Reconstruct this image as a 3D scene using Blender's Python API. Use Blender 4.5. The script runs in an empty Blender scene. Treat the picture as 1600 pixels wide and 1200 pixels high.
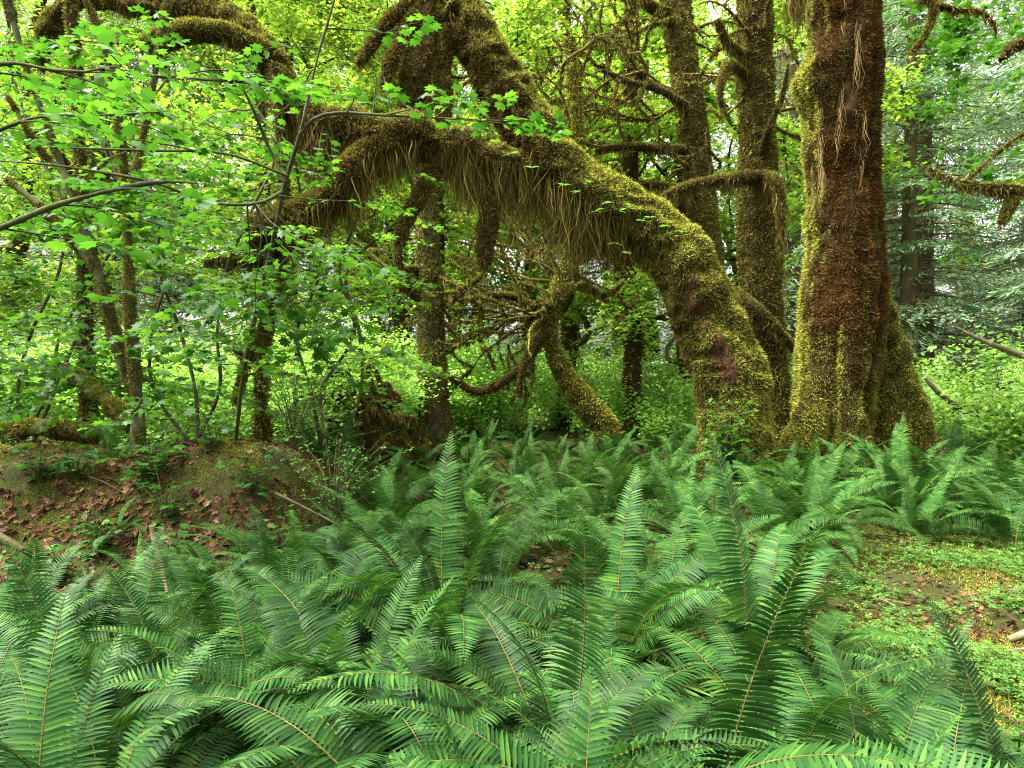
import bpy, math, time
import numpy as np
from math import radians, sin, cos, pi
T0 = time.time()
scene = bpy.context.scene
COL = scene.collection
F = 1067.0                      # focal length in pixels of the 1600 px wide photograph
CAM_Z = 1.6
PITCH = radians(-0.8)

def nrm(v):
    v = np.asarray(v, float)
    return v / (np.linalg.norm(v, axis=-1, keepdims=True) + 1e-9)

def at(px, py, Y):
    """world point seen at photo pixel (px, py), Y metres ahead"""
    u = (px - 800) / F; v = (600 - py) / F
    dy = cos(PITCH) - sin(PITCH) * v
    dz = sin(PITCH) + cos(PITCH) * v
    s = Y / dy
    return np.array([u * s, Y, CAM_Z + dz * s])

def px_of(x, y, z):
    dz = z - CAM_Z
    f = cos(PITCH) * y + sin(PITCH) * dz
    w = -sin(PITCH) * y + cos(PITCH) * dz
    return 800 + F * x / f, 600 - F * w / f

# ------------------------------------------------------------------ noise
def _hash(ix, iy, iz):
    h = (ix * 374761393 + iy * 668265263 + iz * 2147483647) & 0xFFFFFFFF
    h = ((h ^ (h >> 13)) * 1274126177) & 0xFFFFFFFF
    h = ((h ^ (h >> 16)) * 2246822519) & 0xFFFFFFFF
    return ((h ^ (h >> 15)) & 0xFFFFFF) / float(0xFFFFFF)

def vnoise(P):
    P = np.asarray(P, float)
    I = np.floor(P).astype(np.int64); f = P - I
    f = f * f * (3 - 2 * f)
    r = 0
    for dx in (0, 1):
        wx = f[..., 0] if dx else 1 - f[..., 0]
        for dy in (0, 1):
            wy = f[..., 1] if dy else 1 - f[..., 1]
            for dz in (0, 1):
                wz = f[..., 2] if dz else 1 - f[..., 2]
                r = r + wx * wy * wz * _hash(I[..., 0] + dx, I[..., 1] + dy, I[..., 2] + dz)
    return r * 2 - 1

def fbm(P, octv=4, gain=.5):
    P = np.asarray(P, float); a = 1.0; s = 0; t = 0
    for k in range(octv):
        s = s + a * vnoise(P * (2.03 ** k) + 17.3 * k); t += a; a *= gain
    return s / t

def sstep(a, b, x):
    t = np.clip((x - a) / (b - a), 0, 1)
    return t * t * (3 - 2 * t)

# ------------------------------------------------------------------ mesh builder
class MB:
    def __init__(self):
        self.v = []; self.f = []; self.m = []; self.a = []; self.s = []; self.n = 0
    def add(self, v, f, mat=0, age=0.0, smooth=False):
        v = np.asarray(v, float).reshape(-1, 3); f = np.asarray(f, np.int64)
        if len(v) == 0 or len(f) == 0: return
        self.v.append(v); self.f.append(f + self.n); self.n += len(v)
        self.m.append(np.full(len(f), mat, np.int32)); self.s.append(np.full(len(f), smooth, bool))
        a = np.asarray(age, float)
        self.a.append(np.full(len(v), float(a)) if a.ndim == 0 else a)
    def build(self, name, mats, parent=None):
        me = bpy.data.meshes.new(name)
        V = np.concatenate(self.v).astype(np.float32)
        me.vertices.add(len(V)); me.vertices.foreach_set('co', V.ravel())
        loops = np.concatenate([f.ravel() for f in self.f]).astype(np.int32)
        tot = np.concatenate([np.full(len(f), f.shape[1], np.int32) for f in self.f])
        st = np.concatenate([[0], np.cumsum(tot)[:-1]]).astype(np.int32)
        me.loops.add(len(loops)); me.loops.foreach_set('vertex_index', loops)
        me.polygons.add(len(tot)); me.polygons.foreach_set('loop_start', st)
        me.polygons.foreach_set('material_index', np.concatenate(self.m))
        me.polygons.foreach_set('use_smooth', np.concatenate(self.s))
        at_ = me.attributes.new('age', 'FLOAT', 'POINT')
        at_.data.foreach_set('value', np.concatenate(self.a).astype(np.float32))
        me.update(calc_edges=True)
        if not isinstance(mats, (list, tuple)): mats = [mats]
        for m in mats: me.materials.append(m)
        o = bpy.data.objects.new(name, me); COL.objects.link(o)
        if parent is not None: o.parent = parent
        return o

def tag(o, label=None, cat=None, group=None, kind=None):
    if label: o['label'] = label
    if cat: o['category'] = cat
    if group: o['group'] = group
    if kind: o['kind'] = kind
    return o

def thing(name, label, cat, loc=(0, 0, 0), group=None):
    o = bpy.data.objects.new(name, None); COL.objects.link(o)
    o.location = loc; o.empty_display_size = .2
    return tag(o, label, cat, group)

def copy_tree(o, parent=None):
    c = o.copy(); COL.objects.link(c); c.parent = parent
    for ch in list(o.children): copy_tree(ch, c)
    return c

# ------------------------------------------------------------------ curves and tubes
def catmull(P, step):
    """resample an (n,k) array of control rows through a Catmull-Rom spline; the first three columns are the position"""
    P = np.asarray(P, float)
    Q = np.vstack([2 * P[0] - P[1], P, 2 * P[-1] - P[-2]])
    out = []
    for i in range(1, len(Q) - 2):
        p0, p1, p2, p3 = Q[i - 1], Q[i], Q[i + 1], Q[i + 2]
        n = max(2, int(np.linalg.norm((p2 - p1)[:3]) / step))
        t = np.linspace(0, 1, n, endpoint=False)[:, None]
        out.append(.5 * (2 * p1 + (p2 - p0) * t + (2 * p0 - 5 * p1 + 4 * p2 - p3) * t ** 2 + (3 * p1 - p0 - 3 * p2 + p3) * t ** 3))
    out.append(P[-1:])
    return np.vstack(out)

def frames(P):
    T = nrm(np.gradient(P, axis=0))
    ref = np.array([0, 1.0, 0]) if abs(T[0][1]) < .9 else np.array([1.0, 0, 0])
    N = np.zeros_like(P); B = np.zeros_like(P)
    n = nrm(ref - T[0] * (ref @ T[0]))
    for i in range(len(P)):
        n = n - T[i] * (n @ T[i]); n = n / (np.linalg.norm(n) + 1e-9)
        N[i] = n; B[i] = np.cross(T[i], n)
    return T, N, B

def tube(mb, ctrl, seg=12, step=.1, disp=None, mat=0, age=None, smooth=True, cap=True):
    """ctrl rows: x, y, z, radius. disp(points, angle, along) -> radius factor offset in metres. Returns verts, quads, normals"""
    R = catmull(ctrl, step)
    P = R[:, :3]; r = np.maximum(R[:, 3], 1e-4)
    T, N, B = frames(P)
    th = np.linspace(0, 2 * pi, seg, endpoint=False)
    D = N[:, None, :] * np.cos(th)[None, :, None] + B[:, None, :] * np.sin(th)[None, :, None]
    V = P[:, None, :] + D * r[:, None, None]
    if disp is not None:
        V = V + D * disp(V, D, r)[..., None]
    n = len(P)
    i = np.arange(n - 1)[:, None]; j = np.arange(seg)[None, :]
    Fq = np.stack([i * seg + j, i * seg + (j + 1) % seg, (i + 1) * seg + (j + 1) % seg, (i + 1) * seg + j], -1).reshape(-1, 4)
    V = V.reshape(-1, 3)
    Vn = D.reshape(-1, 3)
    a = 0.0 if age is None else age(V, Vn)
    mb.add(V, Fq, mat, a, smooth)
    if cap and seg <= 60:
        for base, ring in ((0, np.arange(seg)[::-1]), (n - 1, np.arange(seg))):
            c = V[base * seg:(base + 1) * seg]
            cc = c.mean(0)[None]
            vv = np.vstack([c, cc])
            ff = np.stack([ring, np.roll(ring, -1), np.full(seg, seg)], -1)
            mb.add(vv, ff, mat, 0.0 if age is None else age(vv, np.repeat(nrm(T[base])[None], len(vv), 0)), smooth)
    return V, Fq, Vn, R

def stamp(mb, tv, tf, M, L, mat=0, age=0.0, smooth=False):
    """place a template (k,3)/(m,c) n times with 3x3 matrices M (n,3,3; columns = axes, scaled) at L"""
    n = len(L); k = len(tv)
    if n == 0: return
    V = np.einsum('nij,kj->nki', M, tv) + L[:, None, :]
    Fq = tf[None] + (np.arange(n) * k)[:, None, None]
    a = np.asarray(age, float)
    if a.ndim == 1: a = np.repeat(a, k)
    mb.add(V.reshape(-1, 3), Fq.reshape(-1, tf.shape[1]), mat, a, smooth)

def basis(nv, tv):
    """matrices with x = direction tv made perpendicular to nv, z = nv"""
    nv = nrm(nv); t = nrm(tv - nv * np.sum(tv * nv, -1, keepdims=True)); b = np.cross(nv, t)
    return np.stack([t, b, nv], -1)

# ------------------------------------------------------------------ templates
def leaf_template(lobes, tips, sinus, span, fold=.16, petiole=.45):
    ang = np.radians(np.linspace(-span, span, lobes))
    out = [(0.06, -.06)]
    for i in range(lobes):
        a = ang[i]; r = tips[i]
        if i == 0: out.append((.2 + sinus * .75 * r * cos(a - .35), sinus * .75 * r * sin(a - .35)))
        out.append((.2 + .8 * r * cos(a), .8 * r * sin(a)))
        if i < lobes - 1:
            m = (ang[i] + ang[i + 1]) / 2; rr = sinus * (tips[i] + tips[i + 1]) / 2
            out.append((.2 + .8 * rr * cos(m), .8 * rr * sin(m)))
        else: out.append((.2 + sinus * .75 * r * cos(a + .35), sinus * .75 * r * sin(a + .35)))
    out.append((0.06, .06))
    P = [(.2, 0)] + out
    V = np.array([(x, y, -fold * abs(y) - .14 * max(0, x - .5) ** 2 * 2) for x, y in P])
    n = len(out)
    Fc = [(0, i + 1, i + 2) for i in range(n - 1)] + [(0, n, 1)]
    if petiole:
        k = len(V)
        V = np.vstack([V, [(-petiole, .0, -.06), (.1, -.018, 0), (.1, .018, 0)]])
        Fc.append((k, k + 1, k + 2))
    return V, np.array(Fc)

LEAF_NEAR = leaf_template(7, [.55, .8, .95, 1.05, .95, .8, .55], .66, 125, .26)
LEAF_MID = leaf_template(5, [.7, .95, 1.05, .95, .7], .6, 115, .14, 0)
LEAF_FAR = (np.array([(0, 0, 0), (.35, -.5, -.06), (1, 0, -.1), (.35, .5, -.06)], float), np.array([(0, 1, 2), (0, 2, 3)]))
LEAF_OVAL = (np.array([(0, 0, 0), (.3, -.26, -.04), (.7, -.24, -.05), (1, 0, -.1), (.7, .24, -.05), (.3, .26, -.04)], float),
             np.array([(0, 1, 2, 3), (0, 3, 4, 5)]))
LEAF_SORREL = None
BLADE = (np.array([(0, -.5, 0), (0, .5, 0), (.55, .38, .06), (.55, -.38, .06), (1, 0, 0)], float))
BLADE_Q = np.array([(0, 1, 2, 3)]); BLADE_T = np.array([(3, 2, 4)])

def rand_leaves(rng, n, tilt=.45):
    nv = np.stack([rng.normal(0, tilt, n), rng.normal(0, tilt, n), np.ones(n)], -1)
    a = rng.uniform(0, 2 * pi, n)
    tv = np.stack([np.cos(a), np.sin(a), rng.normal(-.15, .25, n)], -1)
    return nv, tv

# ------------------------------------------------------------------ materials
def new_mat(name):
    m = bpy.data.materials.new(name); m.use_nodes = True
    nt = m.node_tree; nt.nodes.clear()
    out = nt.nodes.new('ShaderNodeOutputMaterial')
    return m, nt, out

def ramp(nt, fac, stops):
    r = nt.nodes.new('ShaderNodeValToRGB')
    el = r.color_ramp.elements
    el[0].position, el[0].color = stops[0][0], (*stops[0][1], 1)
    el[1].position, el[1].color = stops[-1][0], (*stops[-1][1], 1)
    for p, c in stops[1:-1]:
        e = el.new(p); e.color = (*c, 1)
    nt.links.new(fac, r.inputs[0])
    return r.outputs[0]

def mixc(nt, fac, a, b, mode='MIX'):
    m = nt.nodes.new('ShaderNodeMix'); m.data_type = 'RGBA'; m.blend_type = mode
    for s, v in ((m.inputs[0], fac), (m.inputs[6], a), (m.inputs[7], b)):
        if isinstance(v, bpy.types.NodeSocket): nt.links.new(v, s)
        elif isinstance(v, tuple): s.default_value = (*v, 1)
        else: s.default_value = v
    return m.outputs[2]

def noise_tex(nt, scale, detail=4, rough=.6, coord='Object'):
    tc = nt.nodes.new('ShaderNodeTexCoord'); n = nt.nodes.new('ShaderNodeTexNoise')
    n.inputs['Scale'].default_value = scale; n.inputs['Detail'].default_value = detail; n.inputs['Roughness'].default_value = rough
    nt.links.new(tc.outputs[coord], n.inputs['Vector'])
    return n.outputs['Fac']

def leaf_mat(name, stops, trans=.45, tcol=(1.3, 1.25, .7), rough=.45, spec=.35, objvar=.25):
    m, nt, out = new_mat(name)
    g = nt.nodes.new('ShaderNodeNewGeometry'); oi = nt.nodes.new('ShaderNodeObjectInfo')
    c = ramp(nt, g.outputs['Random Per Island'], stops)
    hsv = nt.nodes.new('ShaderNodeHueSaturation')
    mr = nt.nodes.new('ShaderNodeMapRange'); mr.inputs['To Min'].default_value = 1 - objvar; mr.inputs['To Max'].default_value = 1 + objvar
    nt.links.new(oi.outputs['Random'], mr.inputs['Value']); nt.links.new(mr.outputs[0], hsv.inputs['Value']); nt.links.new(c, hsv.inputs['Color'])
    c = hsv.outputs[0]
    p = nt.nodes.new('ShaderNodeBsdfPrincipled'); p.inputs['Roughness'].default_value = rough
    p.inputs['Specular IOR Level'].default_value = spec
    nt.links.new(c, p.inputs['Base Color'])
    t = nt.nodes.new('ShaderNodeBsdfTranslucent')
    nt.links.new(mixc(nt, 1.0, c, tcol, 'MULTIPLY'), t.inputs['Color'])
    mx = nt.nodes.new('ShaderNodeMixShader'); mx.inputs[0].default_value = trans
    nt.links.new(p.outputs[0], mx.inputs[1]); nt.links.new(t.outputs[0], mx.inputs[2])
    nt.links.new(mx.outputs[0], out.inputs['Surface'])
    return m

def moss_mat(name, stops, vary=.5, trans=.25, rough=.9):
    """colour along the 'age' attribute (0 fresh, 1 old), broken up by noise and per tuft"""
    m, nt, out = new_mat(name)
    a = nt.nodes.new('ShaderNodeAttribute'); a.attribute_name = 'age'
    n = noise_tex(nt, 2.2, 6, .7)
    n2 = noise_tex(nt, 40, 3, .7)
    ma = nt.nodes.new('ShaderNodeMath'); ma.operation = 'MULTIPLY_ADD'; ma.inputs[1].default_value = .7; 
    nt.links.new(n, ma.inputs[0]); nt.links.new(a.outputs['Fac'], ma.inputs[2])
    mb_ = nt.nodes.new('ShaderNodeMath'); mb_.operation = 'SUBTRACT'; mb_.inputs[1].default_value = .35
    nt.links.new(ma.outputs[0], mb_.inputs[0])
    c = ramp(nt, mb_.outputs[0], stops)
    g = nt.nodes.new('ShaderNodeNewGeometry')
    mr = nt.nodes.new('ShaderNodeMapRange'); mr.inputs['To Min'].default_value = 1 - vary; mr.inputs['To Max'].default_value = 1 + vary
    nt.links.new(g.outputs['Random Per Island'], mr.inputs['Value'])
    mr2 = nt.nodes.new('ShaderNodeMapRange'); mr2.inputs['To Min'].default_value = .55; mr2.inputs['To Max'].default_value = 1.45
    nt.links.new(n2, mr2.inputs['Value'])
    mm = nt.nodes.new('ShaderNodeMath'); mm.operation = 'MULTIPLY'
    nt.links.new(mr.outputs[0], mm.inputs[0]); nt.links.new(mr2.outputs[0], mm.inputs[1])
    hsv = nt.nodes.new('ShaderNodeHueSaturation'); nt.links.new(mm.outputs[0], hsv.inputs['Value']); nt.links.new(c, hsv.inputs['Color'])
    p = nt.nodes.new('ShaderNodeBsdfPrincipled'); p.inputs['Roughness'].default_value = rough; p.inputs['Specular IOR Level'].default_value = .1
    nt.links.new(hsv.outputs[0], p.inputs['Base Color'])
    b = nt.nodes.new('ShaderNodeBump'); b.inputs['Strength'].default_value = .6; b.inputs['Distance'].default_value = .02
    nt.links.new(n2, b.inputs['Height']); nt.links.new(b.outputs[0], p.inputs['Normal'])
    t = nt.nodes.new('ShaderNodeBsdfTranslucent'); nt.links.new(hsv.outputs[0], t.inputs['Color'])
    mx = nt.nodes.new('ShaderNodeMixShader'); mx.inputs[0].default_value = trans
    nt.links.new(p.outputs[0], mx.inputs[1]); nt.links.new(t.outputs[0], mx.inputs[2])
    nt.links.new(mx.outputs[0], out.inputs['Surface'])
    return m

def bark_mat(name, c1, c2, c3, scale=9, stretch=.25, mossy=True):
    m, nt, out = new_mat(name)
    tc = nt.nodes.new('ShaderNodeTexCoord'); mp = nt.nodes.new('ShaderNodeMapping'); mp.inputs['Scale'].default_value = (1, 1, stretch)
    nt.links.new(tc.outputs['Object'], mp.inputs[0])
    n = nt.nodes.new('ShaderNodeTexNoise'); n.inputs['Scale'].default_value = scale; n.inputs['Detail'].default_value = 7; n.inputs['Roughness'].default_value = .7
    nt.links.new(mp.outputs[0], n.inputs['Vector'])
    c = ramp(nt, n.outputs['Fac'], [(.3, c1), (.5, c2), (.7, c3)])
    n3 = noise_tex(nt, 1.7, 5, .7)
    c = mixc(nt, ramp(nt, n3, [(.45, (0, 0, 0)), (.62, (1, 1, 1))]), c, (.07, .075, .014)) if mossy else c
    p = nt.nodes.new('ShaderNodeBsdfPrincipled'); p.inputs['Roughness'].default_value = .9; p.inputs['Specular IOR Level'].default_value = .15
    nt.links.new(c, p.inputs['Base Color'])
    b = nt.nodes.new('ShaderNodeBump'); b.inputs['Strength'].default_value = .8; b.inputs['Distance'].default_value = .02
    nt.links.new(n.outputs['Fac'], b.inputs['Height']); nt.links.new(b.outputs[0], p.inputs['Normal'])
    nt.links.new(p.outputs[0], out.inputs['Surface'])
    return m

M = {}
M['fern'] = leaf_mat('fern_green', [(0, (.009, .044, .007)), (.5, (.022, .073, .012)), (.85, (.037, .103, .015)), (.98, (.066, .14, .02)), (.988, (.13, .11, .03)), (1, (.12, .06, .02))], .22, (1.3, 1.35, .7), .54, .18, .35)
M['fern_far'] = leaf_mat('fern_green_far', [(0, (.012, .051, .009)), (.5, (.027, .083, .013)), (1, (.055, .128, .02))], .22, (1.3, 1.35, .7), .6, .1, .35)
M['dead'] = leaf_mat('withered_fern', [(0, (.07, .035, .012)), (.6, (.13, .07, .025)), (1, (.17, .13, .04))], .25, (1, 1, .8), .8, .1, .2)
M['stalk'] = bark_mat('fern_stalk', (.07, .05, .016), (.13, .10, .03), (.19, .16, .05), 30, 1)
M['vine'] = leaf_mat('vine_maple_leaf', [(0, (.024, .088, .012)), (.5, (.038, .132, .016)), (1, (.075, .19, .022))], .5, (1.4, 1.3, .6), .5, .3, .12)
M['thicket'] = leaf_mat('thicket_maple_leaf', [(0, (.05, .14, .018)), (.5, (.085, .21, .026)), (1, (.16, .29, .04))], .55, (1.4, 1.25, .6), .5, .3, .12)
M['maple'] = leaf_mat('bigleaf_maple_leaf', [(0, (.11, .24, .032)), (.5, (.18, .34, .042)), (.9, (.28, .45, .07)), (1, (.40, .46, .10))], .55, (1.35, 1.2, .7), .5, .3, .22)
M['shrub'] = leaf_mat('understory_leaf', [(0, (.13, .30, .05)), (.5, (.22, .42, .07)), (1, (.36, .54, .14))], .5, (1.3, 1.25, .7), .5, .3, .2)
M['tiny'] = leaf_mat('huckleberry_leaf', [(0, (.06, .2, .04)), (1, (.14, .34, .07))], .5, (1.3, 1.25, .7), .5, .3, .1)
M['cover'] = leaf_mat('sorrel_leaf', [(0, (.035, .11, .015)), (.6, (.065, .16, .020)), (1, (.13, .21, .03))], .35, (1.3, 1.25, .7), .55, .25, .1)
M['spruce'] = leaf_mat('spruce_needle', [(0, (.13, .23, .12)), (.5, (.21, .33, .18)), (1, (.34, .47, .26))], .3, (1.1, 1.1, .9), .6, .25, .15)
M['deadneedle'] = leaf_mat('old_spruce_spray', [(0, (.16, .13, .06)), (1, (.28, .22, .10))], .3, (1.1, 1.0, .7), .7, .1, .1)
M['litter'] = leaf_mat('fallen_leaf', [(0, (.030, .013, .006)), (.5, (.085, .036, .013)), (.88, (.14, .066, .024)), (1, (.22, .13, .06))], .15, (1.1, .9, .6), .7, .2, .05)
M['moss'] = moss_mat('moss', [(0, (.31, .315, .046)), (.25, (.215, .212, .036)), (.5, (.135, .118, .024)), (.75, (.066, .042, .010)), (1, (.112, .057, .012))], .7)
M['bed'] = moss_mat('shaded_moss_bed', [(0, (.06, .055, .009)), (.4, (.035, .026, .007)), (.8, (.024, .014, .005)), (1, (.034, .017, .005))], .2, .05)  # brown under-moss, its colour deepened to paint in shade between the tufts
M['mossd'] = moss_mat('limb_moss', [(0, (.24, .245, .034)), (.3, (.16, .15, .024)), (.6, (.105, .082, .018)), (1, (.07, .045, .014))])
M['hang'] = moss_mat('hanging_moss', [(0, (.21, .21, .04)), (.35, (.155, .135, .03)), (.7, (.11, .078, .021)), (1, (.12, .062, .02))], .65, .4)
M['pale'] = leaf_mat('pale_dry_moss', [(0, (.13, .085, .03)), (1, (.28, .20, .09))], .2, (1, 1, 1), .9, .1, .05)
M['rot'] = bark_mat('rotten_wood', (.028, .015, .007), (.080, .040, .017), (.135, .074, .032), 14, .4, False)
M['bark'] = bark_mat('dark_bark', (.03, .022, .014), (.075, .055, .03), (.13, .10, .055))
M['greybark'] = bark_mat('grey_bark', (.024, .022, .014), (.058, .053, .034), (.11, .10, .068), 12, .5)
M['stem'] = bark_mat('slender_stem', (.02, .022, .012), (.05, .052, .028), (.10, .105, .06), 14, .4)
M['twig'] = bark_mat('twig', (.04, .03, .018), (.085, .065, .035), (.15, .12, .07), 20, 1)
M['deadwood'] = bark_mat('dead_wood', (.08, .055, .035), (.19, .14, .09), (.33, .27, .19), 14, .3)

# ------------------------------------------------------------------ ground
def gh(x, y):
    x = np.asarray(x, float); y = np.asarray(y, float)
    P = np.stack([x, y, np.zeros_like(x)], -1)
    near = np.exp(-(np.hypot(x, y - 6) / 40) ** 2)
    z = .10 * fbm(P * .45, 3) * 1.3 + near * .035 * fbm(P * 2.3 + 5, 3)
    edge = -1.45 + .35 * fbm(P * .8 + 40, 2) + .02 * (y - 6)
    bank = sstep(5.15, 6.5, y + .35 * fbm(P * .9 + 9, 3)) * sstep(0, 1.1, edge - x) * (1 - .75 * sstep(7.2, 10.5, y))
    z = z + bank * (.84 + .1 * fbm(P * 1.4 + 3, 3) + .05 * fbm(P * 5, 3))
    far = sstep(45, 200, np.hypot(x, y))
    return z + 1.5 * far * (fbm(P * .02, 3)) 

def gz(x, y): return float(gh(np.array([x]), np.array([y]))[0])

xs = np.concatenate([-np.geomspace(300, 9.2, 45), np.arange(-9, 9.01, .07), np.geomspace(9.2, 300, 45)])
ys = np.concatenate([-np.geomspace(80, .3, 20), np.arange(0, 14.01, .07), np.geomspace(14.2, 400, 60)])
GX, GY = np.meshgrid(xs, ys)
GV = np.stack([GX, GY, gh(GX, GY)], -1)
ny, nx = GX.shape
i = np.arange(ny - 1)[:, None]; j = np.arange(nx - 1)[None]
gf = np.stack([i * nx + j, i * nx + j + 1, (i + 1) * nx + j + 1, (i + 1) * nx + j], -1).reshape(-1, 4)
m, nt, out = new_mat('forest_floor')
nA = noise_tex(nt, .9, 6, .65); nB = noise_tex(nt, 9, 6, .75); nC = noise_tex(nt, 45, 4, .7)
soil = ramp(nt, nB, [(.3, (.012, .008, .005)), (.5, (.032, .018, .009)), (.72, (.075, .040, .02))])
mossc = ramp(nt, nC, [(.3, (.014, .018, .004)), (.5, (.034, .040, .007)), (.7, (.07, .075, .013))])
mk = nt.nodes.new('ShaderNodeMath'); mk.operation = 'MULTIPLY_ADD'; mk.inputs[1].default_value = .45
nt.links.new(nB, mk.inputs[0]); nt.links.new(nA, mk.inputs[2])
c = mixc(nt, ramp(nt, mk.outputs[0], [(.60, (0, 0, 0)), (.70, (1, 1, 1))]), soil, mossc)
p = nt.nodes.new('ShaderNodeBsdfPrincipled'); p.inputs['Roughness'].default_value = .95; p.inputs['Specular IOR Level'].default_value = .15
nt.links.new(c, p.inputs['Base Color'])
b = nt.nodes.new('ShaderNodeBump'); b.inputs['Strength'].default_value = 1; b.inputs['Distance'].default_value = .03
nt.links.new(nC, b.inputs['Height']); nt.links.new(b.outputs[0], p.inputs['Normal']); nt.links.new(p.outputs[0], out.inputs['Surface'])
M['ground'] = m
g = MB(); g.add(GV.reshape(-1, 3), gf, 0, 0, True)
ground = tag(g.build('ground', M['ground']), 'mossy forest floor with brown leaf litter and a low bank', 'ground', kind='structure')

# ------------------------------------------------------------------ moss helpers
def tufts(mb, rng, V, Q, n, length, width, age, mat=0, droop=.35, spread=.6, keep=None):
    """scatter small moss shoots over quads"""
    A = V[Q[:, 0]]; Bq = V[Q[:, 1]]; Cq = V[Q[:, 2]]; Dq = V[Q[:, 3]]
    cr = np.cross(Cq - A, Dq - Bq); ar = np.linalg.norm(cr, axis=1) + 1e-12
    idx = rng.choice(len(Q), n, p=ar / ar.sum())
    u = rng.random((n, 1)); v = rng.random((n, 1))
    P = (A[idx] * (1 - u) + Bq[idx] * u) * (1 - v) + (Dq[idx] * (1 - u) + Cq[idx] * u) * v
    N = nrm(cr[idx])
    if keep is not None:
        k = keep(P); P = P[k]; N = N[k]; n = len(P)
    d = nrm(N + rng.normal(0, spread, (n, 3)) + np.array([0, 0, -droop]))
    side = nrm(np.cross(d, rng.normal(0, 1, (n, 3))))
    clump = .65 + .7 * (fbm(P * 6, 2) * .5 + .5)
    L = length * rng.uniform(.5, 1.4, n) * clump; W = width * rng.uniform(.6, 1.3, n)
    Mx = np.stack([d * L[:, None], side * W[:, None], np.cross(d, side) * W[:, None]], -1)
    a = age(P, N)
    base = P - N * .006
    k = len(BLADE)
    VV = np.einsum('nij,kj->nki', Mx, BLADE) + base[:, None, :]
    off = (np.arange(n) * k)[:, None, None]
    n0 = mb.n
    mb.add(VV.reshape(-1, 3), (BLADE_Q[None] + off).reshape(-1, 4), mat, np.repeat(a, k))
    mb.f.append((BLADE_T[None] + off).reshape(-1, 3) + n0); mb.m.append(np.full(n, mat, np.int32)); mb.s.append(np.zeros(n, bool))

def strands(mb, rng, P, L, width=.012, mat=0, age=None, sway=.08, segs=4, conv=None):
    """hanging moss threads: n ribbons starting at P with lengths L"""
    n = len(P)
    if n == 0: return
    a = rng.uniform(0, pi, n); W = np.stack([np.cos(a), np.sin(a), np.zeros(n)], -1)
    drift = rng.normal(0, sway, (n, 2)) * np.where(rng.random((n, 1)) < .18, 3.5, 1); ph = rng.uniform(0, 6.3, n)
    t = np.linspace(0, 1, segs + 1)
    wd = width * rng.uniform(.5, 1.4, n)
    rows = []
    for k, tk in enumerate(t):
        c = P.copy()
        c[:, 2] -= L * tk
        c[:, :2] += drift * (L * tk)[:, None]
        if conv is not None: c[:, :2] += conv * (.6 * tk)
        wv = .008 + .065 * L * tk
        c[:, 0] += wv * np.sin(ph + 6 * tk); c[:, 1] += wv * np.cos(ph * 1.7 + 5 * tk)
        w = wd * (1 - .85 * tk ** 1.5)
        rows.append(np.stack([c - W * w[:, None] / 2, c + W * w[:, None] / 2], 1))
    V = np.stack(rows, 1).reshape(n, -1, 3)
    f = np.array([(2 * k, 2 * k + 1, 2 * k + 3, 2 * k + 2) for k in range(segs)])
    Fq = f[None] + (np.arange(n) * (2 * (segs + 1)))[:, None, None]
    ag = rng.random(n) if age is None else (np.full(n, age) + rng.normal(0, .2, n))
    mb.add(V.reshape(-1, 3), Fq.reshape(-1, 4), mat, np.repeat(np.clip(ag, 0, 1), 2 * (segs + 1)))

def curtain(mb, rng, R, t0, t1, clumps, per, lmax, width=.012, lmin=.08, age=None, under=.8, spread=.07):
    """clumps of strands hanging along a tube's resampled rows R (x,y,z,r) between fractions t0..t1"""
    n = len(R); tt = rng.uniform(t0, t1, clumps)
    idx = np.clip((tt * (n - 1)).astype(int), 0, n - 1)
    base = R[idx]
    env = .12 + .88 * np.clip(.42 + 1.5 * fbm(np.stack([tt * 14, tt * 0, tt * 0 + rng.random()], -1), 2), 0, 1)
    Lc = lmin + (lmax - lmin) * rng.random(clumps) ** 1.4 * env
    ci = np.repeat(np.arange(clumps), per); m_ = len(ci)
    off = rng.normal(0, spread * .3, (m_, 2))
    r = base[ci, 3]
    ang = np.clip(rng.normal(0, .8, m_), -1.4, 1.4)
    P = base[ci, :3].copy()
    lat = r * np.sin(ang) * 1.06
    T = nrm(np.gradient(R[:, :3], axis=0))[idx][ci]
    hor = nrm(np.stack([-T[:, 1], T[:, 0], np.zeros(m_)], -1) + 1e-6)
    P += hor * lat[:, None]
    P[:, :2] += off
    P[:, 2] -= r * np.cos(ang) * under * rng.uniform(.6, 1, m_)
    P += nrm(np.gradient(R[:, :3], axis=0))[idx][ci] * rng.normal(0, spread, m_)[:, None]
    L = Lc[ci] * rng.uniform(.25, 1.0, m_) + .02
    cm = np.stack([np.bincount(ci, P[:, q], clumps) / per for q in (0, 1)], -1)[ci]
    strands(mb, rng, P, L, width, 0, age, .10, 5, cm - P[:, :2])

def px_ctrl(rows):
    """rows (px, py, width_px, Y) -> world x, y, z, radius"""
    return np.array([[*at(a, b_, Y), w * .5 * Y / F] for a, b_, w, Y in rows])

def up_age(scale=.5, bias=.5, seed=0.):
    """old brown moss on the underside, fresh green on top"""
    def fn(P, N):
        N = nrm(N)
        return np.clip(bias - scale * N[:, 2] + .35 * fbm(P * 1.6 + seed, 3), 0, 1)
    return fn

def lumpy(amp, freq=3., seed=0., ridge=0., nridge=7):
    def fn(V, D, r):
        d = amp * fbm(V * freq + seed, 4) + amp * .7 * (.5 - np.abs(vnoise(V * freq * 2.1 + seed + 30)) * 1.6) * np.minimum(1, r[:, None] * 8)
        if ridge:
            th = np.arctan2(D[..., 1], D[..., 0])
            d = d + ridge * np.sin(th * nridge + 2.2 * fbm(V * .7 + seed, 2)) * np.minimum(1, r[:, None] * 2)
        return d
    return fn

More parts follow.
